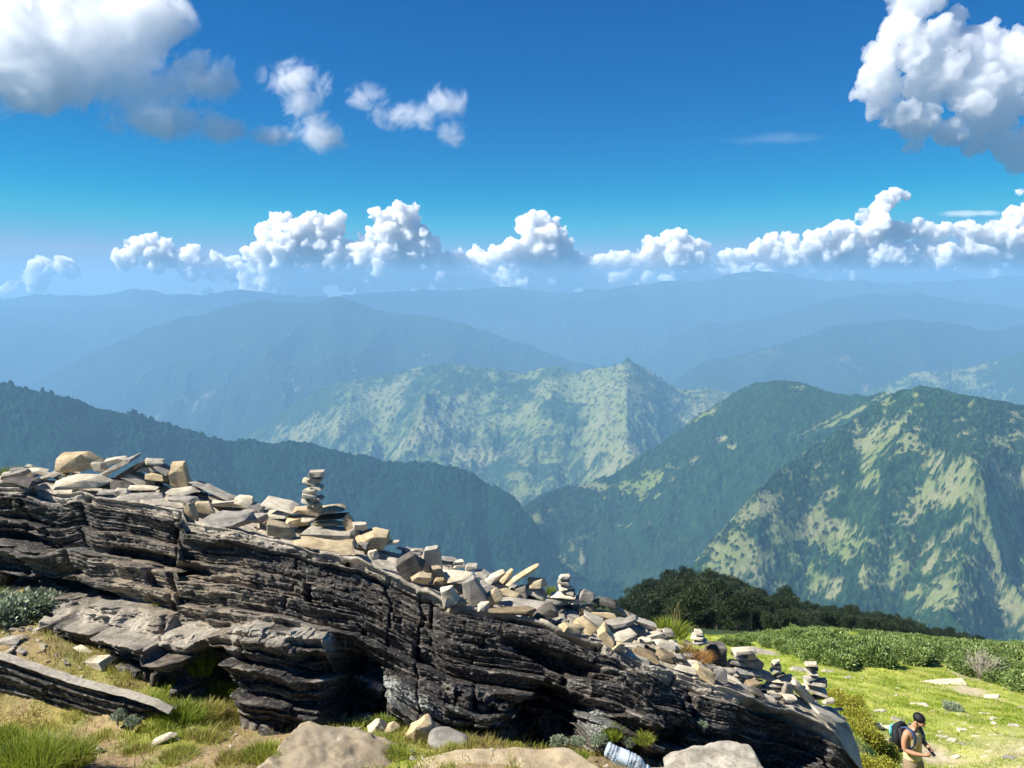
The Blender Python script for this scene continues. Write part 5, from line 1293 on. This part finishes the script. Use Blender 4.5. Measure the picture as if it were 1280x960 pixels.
while cnt < 290 and tries < 6000:
    tries += 1
    D = math.exp(rng.uniform(math.log(19), math.log(46))); px = rng.uniform(870, 1330); x = (px - 640) / F * D * 1.02
    z = float(ground_z(x, D)); PX, PY = px_of(x, D, z)
    sm = (PY - band_top(PX) + 3) / (950 / D * 0.72)
    if PY > band_bot(PX) + 5 or sm < 0.3: continue
    if D < 21 and PX < 1180: continue
    put(SHR, used, (x, D, z - 0.05), min(rng.uniform(0.4, 1.05), sm), rng.uniform(0, 6.28), 'dense green rhododendron shrub in the thicket above the meadow', 'rhododendron shrubs of the thicket')
    cnt += 1
def drop_unused(protos, flags):
    for o, f in zip(protos, flags):
        if not f:
            for c in list(o.children): bpy.data.objects.remove(c)
            bpy.data.objects.remove(o)
drop_unused(SHR, used)

# yellow-green shrubs on the bank right of the outcrop
YS = [make_shrub(400 + i, m_ygreen, R=0.42, H=0.36, leaf=0.035, per=2600, tone=0.5, label='', elong=2.0, nb=8) for i in range(3)]
yu = [False] * 3
for j, (px, py, D, s, lab) in enumerate([(1066, 892, 8.6, 0.5, 'highest yellow-green low shrub on the bank behind the rightmost cairn'), (1078, 916, 8.2, 0.7, 'yellow-green shrub touching the outer right end of the outcrop'), (1098, 938, 7.8, 0.7, 'yellow-green leafy shrub left of the hiker'),
    (1088, 962, 7.2, 0.8, 'largest yellow-green shrub at the foot of the outcrop end'), (1110, 975, 7.6, 0.6, 'yellow-green shrub nearest the hiker legs'), (1055, 880, 9.2, 0.6, 'small mustard shrub just behind the rightmost cairn')]):
    r = ray(px, py); D = ground_hit(px, py + 8, 5.5, 30)
    put(YS, yu, (r.x * D, D, float(ground_z(r.x * D, D)) - 0.06), s * D / 9.6, j * 1.3, lab, 'yellow-green shrubs on the bank')
drop_unused(YS, yu)
# silvery plants
SS = [make_shrub(500 + i, m_silver, R=0.13, H=0.12, leaf=0.022, per=700, tone=0.5, label='', elong=1.9, nb=8) for i in range(2)]
su = [False] * 2
for j, (px, py, s, lab, DD) in enumerate([(20, 778, 1.5, 'silvery low bush at the left edge beside the outcrop', 4.45), (50, 768, 1.2, 'silvery bush between the left edge bush and the outcrop', 4.5), (8, 762, 1.2, 'silvery bush behind the left edge bush', 4.75), (38, 757, 1.0, 'small silvery bush farthest back at the left', 4.8),
    (146, 898, 0.35, 'grey leafy sprig against the dark slab', 3.55), (165, 905, 0.3, 'drooping grey sprig at the foot of the dark slab', 3.5), (702, 930, 0.38, 'silvery plant left behind the broad boulder', 3.66), (722, 928, 0.3, 'silvery plant left of the bright green tuft', 3.62), (748, 926, 0.35, 'silvery plant touching the bright green tuft', 3.62), (785, 927, 0.3, 'silvery plant right of the bright green tuft', 3.62),
    (1190, 888, 1.6, 'grey-leaved shrublet alone in the meadow beyond the hiker', 0), (880, 908, 0.3, 'dark grey-leaved plant growing on the right rock face', 3.95)]):
    if DD == 0: DD = ground_hit(px, py, 8, 40)
    r = ray(px, py); zz = r.z * DD
    put(SS, su, (r.x * DD, DD, zz - 0.01), s, j * 1.1, lab, 'silvery-leaved plants')

drop_unused(SS, su)
# bare pale bush in the thicket
def bare_bush():
    rg = np.random.default_rng(12); D = ground_hit(1226, 850, 12, 40); r = ray(1226, 850)
    ch = []
    for i in range(46):
        a = rg.uniform(0, 6.28); s = rg.uniform(0.2, 0.75); h = rg.uniform(0.6, 1.15)
        p1 = np.array([math.cos(a) * s * 0.4, math.sin(a) * s * 0.4, h * 0.5]); p2 = np.array([math.cos(a) * s, math.sin(a) * s, h]) + rg.normal(0, 0.06, 3)
        ch.append([((0, 0, -0.05), 0.022), (tuple(p1), 0.014), (tuple(p2), 0.006)])
        for k in range(4):
            ch.append([(tuple(p1 + (p2 - p1) * rg.uniform(0.2, 0.9)), 0.008), (tuple(p2 + rg.normal(0, 0.16, 3)), 0.004)])
    V, Q = limb_mesh(ch); o = mesh_obj('bush', V, Q, m_twig); o.location = (r.x * D, D, r.z * D); o.scale = (0.75,) * 3
    tag(o, 'bare pale grey bush standing at the meadow edge of the thicket', 'bush')
bare_bush()

# dark trees on the spur ------------------------------------------------------------------------
def make_tree(seed, H=6.0, tone=0.4):
    rg = np.random.default_rng(seed)
    root = empty('tree', (0, 0, 0)); tag(root, 'x', 'tree')
    C, Rr, ch = [], [], []
    tr = [((0, 0, -1.0), 0.20), ((0.05, 0, H * 0.2), 0.16), ((rg.normal(0, .15), rg.normal(0, .15), H * 0.45), 0.11), ((rg.normal(0, .2), rg.normal(0, .2), H * 0.85), 0.03)]
    V, Q = limb_mesh([tr] + [[((0, 0, H * h0), 0.08), (tuple(np.array([math.cos(a), math.sin(a), 0]) * H * 0.16 + np.array([0, 0, H * (h0 + 0.14)])), 0.05), (tuple(np.array([math.cos(a), math.sin(a), 0]) * H * 0.3 + np.array([0, 0, H * (h0 + 0.22)])), 0.02)]
        for h0, a in zip(rg.uniform(0.2, 0.6, 7), rg.uniform(0, 6.28, 7))])
    mesh_obj('trunk', V, Q, m_bark, parent=root)
    C.append(np.array([0, 0, H * 0.58])); Rr.append(np.array([H * 0.26, H * 0.26, H * 0.30]))
    for i in range(13):
        a = rg.uniform(0, 6.28); hh = rg.uniform(0.28, 0.88); q = H * 0.30 * math.sqrt(max(0.05, 1 - ((hh - 0.5) / 0.48) ** 2)) * rg.uniform(0.6, 1.0); s = rg.uniform(0.09, 0.17) * H
        C.append(np.array([math.cos(a) * q, math.sin(a) * q, hh * H])); Rr.append(np.array([s, s, s * 0.8]))
    V, Q, tn = leaves_cloud(C, Rr, 2200, 0.20, rg, 1.6, tone, 0.25, 0.2, 0.3)
    f = mesh_obj('crown', V, Q, m_tree, parent=root, smooth=False); add_attr(f, 'tone', tn)
    return root
TR = [make_tree(600 + i, 6.0, 0.35 + 0.1 * i) for i in range(5)]
tu = [False] * 5
topl = lambda px: float(np.interp(px, [740, 765, 775, 790, 815, 850, 890, 930, 950, 965, 985, 1000, 1030, 1060, 1090, 1120, 1160, 1200, 1235, 1270], [770, 758, 748, 737, 720, 711, 716, 728, 738, 742, 736, 752, 754, 762, 765, 770, 782, 788, 800, 812]))
TREES = []
for px in np.arange(742, 1262, 7.5):                 # skyline row
    D = rng.uniform(143, 160); x = (px - 640) / F * D * 1.03; z = float(ground_z(x, D)); PX, PY = px_of(x, D, z)
    ztop = ray(PX, topl(PX) + rng.uniform(-3, 4)).z * D
    TREES.append((x, D, z, max(ztop - z, 2.0) / 5.7))
for i in range(125):
    px = rng.uniform(740, 1270); D = rng.uniform(75, 142); x = (px - 640) / F * D * 1.03; z = float(ground_z(x, D)); PX, PY = px_of(x, D, z)
    zt = ray(PX, topl(PX) + 5).z * D
    TREES.append((x, D, z, min(rng.uniform(0.7, 1.15), max((zt - z) / 5.7, 0.3))))
for i in range(60):
    px = rng.uniform(850, 1230); D = rng.uniform(50, 80); x = (px - 640) / F * D * 1.03; z = float(ground_z(x, D)); PX, PY = px_of(x, D, z)
    zt = ray(PX, topl(PX) + 22).z * D
    s_ = min(rng.uniform(0.45, 0.7), (zt - z) / 5.7)
    if s_ > 0.2: TREES.append((x, D, z, s_))
TREES.sort(key=lambda t: t[0] / t[1])
for n_, (x, D, z, s) in enumerate(TREES):
    o = put(TR, tu, (x, D, z - 0.2), s, rng.uniform(0, 6.28), 'dark evergreen oak in the wood on the spur beyond the thicket', 'dark trees of the wood on the spur')
drop_unused(TR, tu)
# ------------------------------------------------------------------ meadow stones, bottle, hiker
MS = [(1180, 851, 66, 11, 'widest pale rock outcrop lying flat in the upper meadow'), (1240, 870, 22, 8, 'pale rounded stone in the meadow right of the widest flat rock'), (960, 815, 40, 12, 'grey flat rock in the meadow behind the broad cairn'), (1000, 836, 24, 9, 'grey rock in the meadow behind the narrow cairn'),
    (1035, 838, 16, 6, 'small grey rock in the meadow above the rightmost cairn'), (1082, 891, 18, 7, 'pale rock at the left of the meadow above the bank shrubs'), (1100, 887, 20, 7, 'pale rock left of a row of broken stones in the meadow'), (1094, 906, 20, 9, 'left block of the broken stone row behind the backpack'), (1111, 908, 18, 9, 'right block of the broken stone row behind the backpack'),
    (1122, 898, 18, 9, 'dark-sided rock touching the backpack outline'), (1178, 919, 20, 10, 'pale rock right behind the hiker'), (1190, 924, 12, 9, 'middle stone of the row right of the hiker'), (1203, 929, 12, 5, 'dark flat stone ending the row right of the hiker'), (1116, 931, 10, 6, 'pale stone between the bank shrubs and the hiker'), (1241, 897, 8, 7, 'small white stone standing upright right of the hiker'),
    (1243, 903, 9, 6, 'white stone under the small upright white stone'), (1202, 911, 14, 7, 'pale stone above the row right of the hiker'), (1270, 906, 20, 8, 'pale stone near the right picture edge'), (1277, 884, 12, 7, 'pale stone at the right edge above the worn path'), (1150, 880, 22, 6, 'low pale rock straight above the hiker head'), (1060, 846, 10, 6, 'small dark-edged stone in the upper left meadow'),
    (1130, 955, 14, 9, 'pale rock left of the hiker shorts'), (1160, 829, 12, 5, 'small stone on the meadow brow below the thicket'), (1196, 945, 14, 6, 'pinkish stone on the worn path'), (1265, 945, 24, 10, 'grey rock on the worn path at the lower right'), (1256, 918, 22, 5, 'flat tan stone on the worn path')]
for i, (px, py, w, h, lab) in enumerate(MS):
    D = ground_hit(px, py + h * 0.3, 6.5, 60)
    place_stone(px, py, w, h, rng.uniform(-6, 10), 'pale' if 'dark' not in lab and 'grey' not in lab else 'grey', D, lab, 3000 + i, 'stones strewn over the meadow', cuts=2, rough=2.2).location.z -= h * 0.28 * D / F
MCH = []
for i in range(120):
    px = rng.uniform(1030, 1285); py = rng.uniform(838, 962); w = rng.uniform(3, 9) * (0.6 + 0.5 * (py - 838) / 120)
    D = ground_hit(px, py, 6.5, 60)
    if D < 7.5 or (1120 < px < 1180 and py > 930): continue
    MCH.append(place_stone(px, py, w, w * rng.uniform(0.35, 0.6), rng.uniform(-15, 15), rng.choice(['pale', 'tan', 'pale']), D, 'small pale stone half sunk in the bright meadow grass', 3200 + i, 'small stones half sunk in the meadow'))
merge_stones(MCH, 'rubble', 'small pale stones half sunk all over the bright meadow', 'rubble')

# crumpled plastic bottle ------------------------------------------------------------------------
def bottle():
    t = NT('clear_plastic')
    p = t.coord('Object')
    n = t.noise(p, 60, 3, 0.6)
    t.bsdf((0.70, 0.80, 0.90), 0.12, t.bump(n, 0.8, 0.01), 0.6, **{'Transmission Weight': 0.55, 'IOR': 1.3})
    lab_m = plain('bottle_label', (0.62, 0.70, 0.82), 0.4, 0.5); cap_m = plain('bottle_cap', (0.80, 0.84, 0.88), 0.4, 0.5)
    root = empty('bottle', (0, 0, 0)); tag(root, 'crumpled pale blue plastic bottle lying beside the broad tan boulder', 'bottle')
    def lathe(name, prof, mat, n=28, crumple=0.0, seed=1):
        V, Q = [], []
        for i, (z, r) in enumerate(prof):
            for j in range(n):
                a = 2 * math.pi * j / n; rr = r * (1 + crumple * float(mnoise.noise(Vector((math.cos(a) * 1.6, math.sin(a) * 1.6, z * 28 + seed)))))
                V.append((math.cos(a) * rr, math.sin(a) * rr, z))
        for i in range(len(prof) - 1):
            for j in range(n): Q.append((i * n + j, i * n + (j + 1) % n, (i + 1) * n + (j + 1) % n, (i + 1) * n + j))
        return mesh_obj(name, V, Q, mat, parent=root)
    prof = [(0, 0.002), (0.001, 0.022), (0.006, 0.031)]
    z = 0.006
    for i in range(9):
        prof += [(z + 0.004, 0.0325), (z + 0.009, 0.0325), (z + 0.012, 0.0295)]; z += 0.0145
    prof += [(z + 0.006, 0.033), (z + 0.02, 0.031), (z + 0.034, 0.022), (z + 0.042, 0.013), (z + 0.055, 0.0125)]
    body = lathe('body', prof, t.m, crumple=0.28)
    lathe('label_band', [(0.058, 0.0335), (0.062, 0.0342), (0.098, 0.0342), (0.102, 0.0335)], lab_m, crumple=0.26)
    lathe('cap', [(z + 0.052, 0.0155), (z + 0.066, 0.0155), (z + 0.0665, 0.002)], cap_m)
    D = 2.98
    root.location = at(757, 936, D); d = (at(812, 962, D - 0.04) - at(757, 936, D)).normalized()
    root.rotation_euler = d.to_track_quat('Z', 'Y').to_euler(); root.scale = (0.95,) * 3
bottle()

# hiker ------------------------------------------------------------------------------------------
def skin_mesh(name, verts, edges, radii, mat, parent=None, sub=2, root_i=0, link=True):
    me = bpy.data.meshes.new(name); me.from_pydata(verts, edges, [])
    o = bpy.data.objects.new(name, me); COL.objects.link(o)
    md = o.modifiers.new('s', 'SKIN'); md.use_smooth_shade = True; md.branch_smoothing = 0.3
    sv = me.skin_vertices[0].data
    for i, r in enumerate(radii):
        sv[i].radius = r if isinstance(r, tuple) else (r, r); sv[i].use_root = (i == root_i)
    m2 = o.modifiers.new('u', 'SUBSURF'); m2.levels = sub; m2.render_levels = sub
    dg = bpy.context.evaluated_depsgraph_get(); new = bpy.data.meshes.new_from_object(o.evaluated_get(dg)); new.name = name
    o.modifiers.clear(); o.data = new
    new.polygons.foreach_set('use_smooth', np.ones(len(new.polygons), dtype=bool))
    new.materials.clear(); new.materials.append(mat)
    if parent: o.parent = parent
    return o
def chain(pts):
    return [p for p, r in pts], [(i, i + 1) for i in range(len(pts) - 1)], [r for p, r in pts]

def hiker():
    skin = plain('skin', (0.42, 0.22, 0.13), 0.5, 0.4)
    shirt = NT('vest_cloth'); pp = shirt.coord('Object'); nn = shirt.noise(pp, 9, 2, 0.5)
    shirt.bsdf(shirt.ramp(nn, [(0.45, (0.55, 0.47, 0.33)), (0.55, (0.58, 0.45, 0.12))]), 0.85)
    shorts_m = plain('khaki_cloth', (0.24, 0.18, 0.12), 0.9); hair_m = plain('black_hair', (0.012, 0.012, 0.014), 0.55); navy = plain('navy_strap', (0.035, 0.06, 0.12), 0.7)
    root = empty('person', (0, 0, 0)); tag(root, 'young man in sleeveless pale shirt and khaki shorts looking down at a phone', 'person')
    # body: one skin graph. local: facing -Y, his left is +X
    V = []; E = []; R = []
    def add(p, r, par=None):
        V.append(p); R.append(r); 
        if par is not None: E.append((par, len(V) - 1))
        return len(V) - 1
    pel = add((0, 0.02, 0.93), (0.15, 0.11)); wst = add((0, 0.0, 1.08), (0.135, 0.10), pel); rib = add((0, -0.01, 1.23), (0.155, 0.11), wst); chs = add((0, -0.02, 1.35), (0.165, 0.11), rib); nb = add((0, -0.035, 1.44), (0.075, 0.07), chs)
    nk = add((0, -0.065, 1.50), 0.055, nb); jw = add((0, -0.125, 1.535), (0.064, 0.070), nk); sk = add((0, -0.155, 1.60), (0.077, 0.088), jw); cr = add((0, -0.175, 1.655), (0.064, 0.075), sk)
    fc = add((0, -0.215, 1.555), (0.040, 0.045), sk); ns = add((0, -0.252, 1.545), 0.012, fc)
    for s in (-1, 1):
        sh = add((0.165 * s, -0.02, 1.39), 0.062, chs)
        if s < 0:
            ua = add((-0.215, 0.0, 1.26), 0.050, sh); el = add((-0.235, -0.01, 1.12), 0.042, ua); fa = add((-0.18, -0.13, 1.09), 0.040, el); wr = add((-0.09, -0.25, 1.085), 0.027, fa); hd = add((-0.05, -0.30, 1.09), (0.036, 0.022), wr)
        else:
            ua = add((0.215, -0.02, 1.26), 0.050, sh); el = add((0.225, -0.06, 1.12), 0.042, ua); fa = add((0.165, -0.17, 1.12), 0.038, el); wr = add((0.09, -0.27, 1.13), 0.027, fa); hd = add((0.055, -0.31, 1.13), (0.036, 0.022), wr)
        hp = add((0.09 * s, 0.02, 0.88), 0.10, pel); th = add((0.10 * s, 0.0, 0.70), 0.083, hp); kn = add((0.105 * s, -0.01, 0.49), 0.057, th); cf = add((0.108 * s, 0.02, 0.34), 0.055, kn); an = add((0.11 * s, 0.02, 0.09), 0.036, cf); ft = add((0.115 * s, -0.13, 0.04), (0.042, 0.03), an)
        # fingers rooted in the palm
        h0 = V[hd]
        for q in range(4):
            f1 = add((h0[0] - s * 0.008 + 0.0 * q, h0[1] - 0.028 + 0.008 * q, h0[2] + 0.028 - 0.018 * q), 0.0085, hd)
            f2 = add((h0[0] - s * 0.045, h0[1] - 0.032 + 0.008 * q, h0[2] + 0.030 - 0.018 * q), 0.0075, f1)
            f3 = add((h0[0] - s * (0.066 - 0.006 * abs(q - 1)), h0[1] - 0.012 + 0.006 * q, h0[2] + 0.030 - 0.018 * q), 0.0065, f2)
        t1 = add((h0[0] - s * 0.01, h0[1] + 0.01, h0[2] + 0.035), 0.011, hd); add((h0[0] - s * 0.038, h0[1] - 0.01, h0[2] + 0.045), 0.009, t1)
    skin_mesh('body', V, E, R, skin, root)
    # clothes
    t = [((0, 0.02, 0.87), (0.195, 0.155)), ((0, 0.01, 0.96), (0.185, 0.145)), ((0, 0.0, 1.07), (0.168, 0.128)), ((0, -0.01, 1.22), (0.172, 0.126)), ((0, -0.02, 1.34), (0.178, 0.126)), ((0, -0.03, 1.425), (0.115, 0.088))]
    v, e, r = chain(t); skin_mesh('shirt', v, e, r, shirt.m, root)
    v = [(0, 0.02, 0.98), (0, 0.02, 0.90)]; e = [(0, 1)]; r = [(0.172, 0.135), (0.19, 0.15)]
    for s in (-1, 1):
        i = len(v); v += [(0.095 * s, 0.01, 0.80), (0.105 * s, 0.0, 0.66), (0.108 * s, -0.005, 0.52)]; e += [(1, i), (i, i + 1), (i + 1, i + 2)]; r += [0.125, 0.115, 0.105]
    skin_mesh('shorts', v, e, r, shorts_m, root)
    # hair: a cap over the skull with short side hair
    b = bmesh.new(); bmesh.ops.create_icosphere(b, subdivisions=4, radius=1.0)
    for q in b.verts:
        n = q.co.copy(); k = 1 + 0.04 * mnoise.noise(n * 6)
        if n.z < -0.1 and n.y < 0.1: k *= 0.84
        if n.y < -0.55 and n.z < 0.35: k *= 0.82
        q.co = Vector((n.x * 0.084 * k, n.y * 0.104 * k, n.z * 0.088 * k))
    me = bpy.data.meshes.new('hair'); b.to_mesh(me); b.free(); me.polygons.foreach_set('use_smooth', np.ones(len(me.polygons), dtype=bool)); me.materials.append(hair_m)
    h = bpy.data.objects.new('hair', me); COL.objects.link(h); h.parent = root; h.location = (0, -0.150, 1.640); h.rotation_euler = (math.radians(38), 0, 0)
    for s in (-1, 1):
        b = bmesh.new(); bmesh.ops.create_icosphere(b, subdivisions=2, radius=1.0)
        for q in b.verts: q.co = Vector((q.co.x * 0.012, q.co.y * 0.018, q.co.z * 0.030))
        me = bpy.data.meshes.new('ear'); b.to_mesh(me); b.free(); me.materials.append(skin); o = bpy.data.objects.new('ear', me); COL.objects.link(o); o.parent = root; o.location = (0.080 * s, -0.140, 1.585)
        b = bmesh.new(); bmesh.ops.create_icosphere(b, subdivisions=2, radius=0.011); me = bpy.data.meshes.new('eye'); b.to_mesh(me); b.free(); me.materials.append(hair_m); o = bpy.data.objects.new('eye', me); COL.objects.link(o); o.parent = root; o.location = (0.030 * s, -0.232, 1.578)
        v, e, r = chain([((0.11 * s, 0.03, 0.05), (0.05, 0.05)), ((0.112 * s, -0.04, 0.045), (0.052, 0.042)), ((0.116 * s, -0.15, 0.035), (0.045, 0.034)), ((0.116 * s, -0.18, 0.03), (0.035, 0.028))])
        skin_mesh('shoe', v, e, r, hair_m, root)
    rz = math.radians(28)
    foot = Vector(at(1150, 893, 10.7)); gz = float(ground_z(foot.x, 10.7))
    sc = min(max((foot.z - gz) / 1.715, 0.9), 1.06)
    print('hiker scale', sc, foot, gz)
    lean = math.radians(-8)
    eul = Matrix.Rotation(rz, 3, 'Z') @ Matrix.Rotation(lean, 3, 'X')
    root.location = foot - eul @ Vector((0, -0.17, 1.715)) * sc; root.rotation_euler = eul.to_euler(); root.scale = (sc,) * 3
    # backpack: a thing of its own, worn on the back
    bp = empty('backpack', root.location[:], rz); bp.rotation_euler = root.rotation_euler; bp.scale = root.scale; tag(bp, 'black backpack with a turquoise rear panel on the hiker', 'backpack')
    blk = plain('backpack_cloth', (0.015, 0.017, 0.022), 0.7); trq = plain('turquoise_cloth', (0.16, 0.62, 0.66), 0.6); pale = plain('strap_pad', (0.035, 0.06, 0.12), 0.7)
    def rbox(name, c, d, mat, bev=0.03, tilt=0.0):
        b = bmesh.new(); bmesh.ops.create_cube(b, size=1.0); bmesh.ops.scale(b, vec=d, verts=b.verts); bmesh.ops.bevel(b, geom=list(b.edges), offset=bev, segments=4, affect='EDGES')
        for q in b.verts: q.co += Vector((0, 0.012 * mnoise.noise(q.co * 9), 0)); q.co.y *= 1 - 0.35 * max(0, q.co.z / d[2])
        me = bpy.data.meshes.new(name); b.to_mesh(me); b.free(); me.polygons.foreach_set('use_smooth', np.ones(len(me.polygons), dtype=bool)); me.materials.append(mat)
        o = bpy.data.objects.new(name, me); COL.objects.link(o); o.parent = bp; o.location = c; o.rotation_euler = (tilt, 0, 0); return o
    rbox('body', (0, 0.22, 1.19), (0.31, 0.20, 0.46), blk, 0.05, -0.06)
    rbox('pocket', (0, 0.335, 1.26), (0.24, 0.07, 0.22), trq, 0.03, -0.06)
    rbox('pocket', (0, 0.335, 1.06), (0.26, 0.09, 0.18), blk, 0.03, -0.02)
    for s in (-1, 1):
        pts = [((0.10 * s, 0.13, 1.41), 0.030), ((0.105 * s, 0.02, 1.455), 0.034), ((0.11 * s, -0.085, 1.43), 0.034), ((0.115 * s, -0.135, 1.32), 0.034), ((0.13 * s, -0.125, 1.20), 0.024), ((0.16 * s, 0.0, 1.09), 0.014), ((0.14 * s, 0.13, 1.05), 0.012)]
        v, e, r = chain([(p, (q, q * 0.5)) for p, q in pts]); skin_mesh('strap', v, e, r, pale, bp)
    ph = empty('phone', root.location[:], rz); ph.rotation_euler = root.rotation_euler; ph.scale = root.scale; tag(ph, 'dark phone held in both hands of the hiker', 'phone')
    b = bmesh.new(); bmesh.ops.create_cube(b, size=1.0); bmesh.ops.scale(b, vec=(0.075, 0.009, 0.15), verts=b.verts); bmesh.ops.bevel(b, geom=list(b.edges), offset=0.004, segments=2, affect='EDGES')
    me = bpy.data.meshes.new('case'); b.to_mesh(me); b.free(); me.materials.append(blk); o = bpy.data.objects.new('case', me); COL.objects.link(o); o.parent = ph; o.location = (0.0, -0.335, 1.15); o.rotation_euler = (math.radians(-48), 0, 0)
hiker()
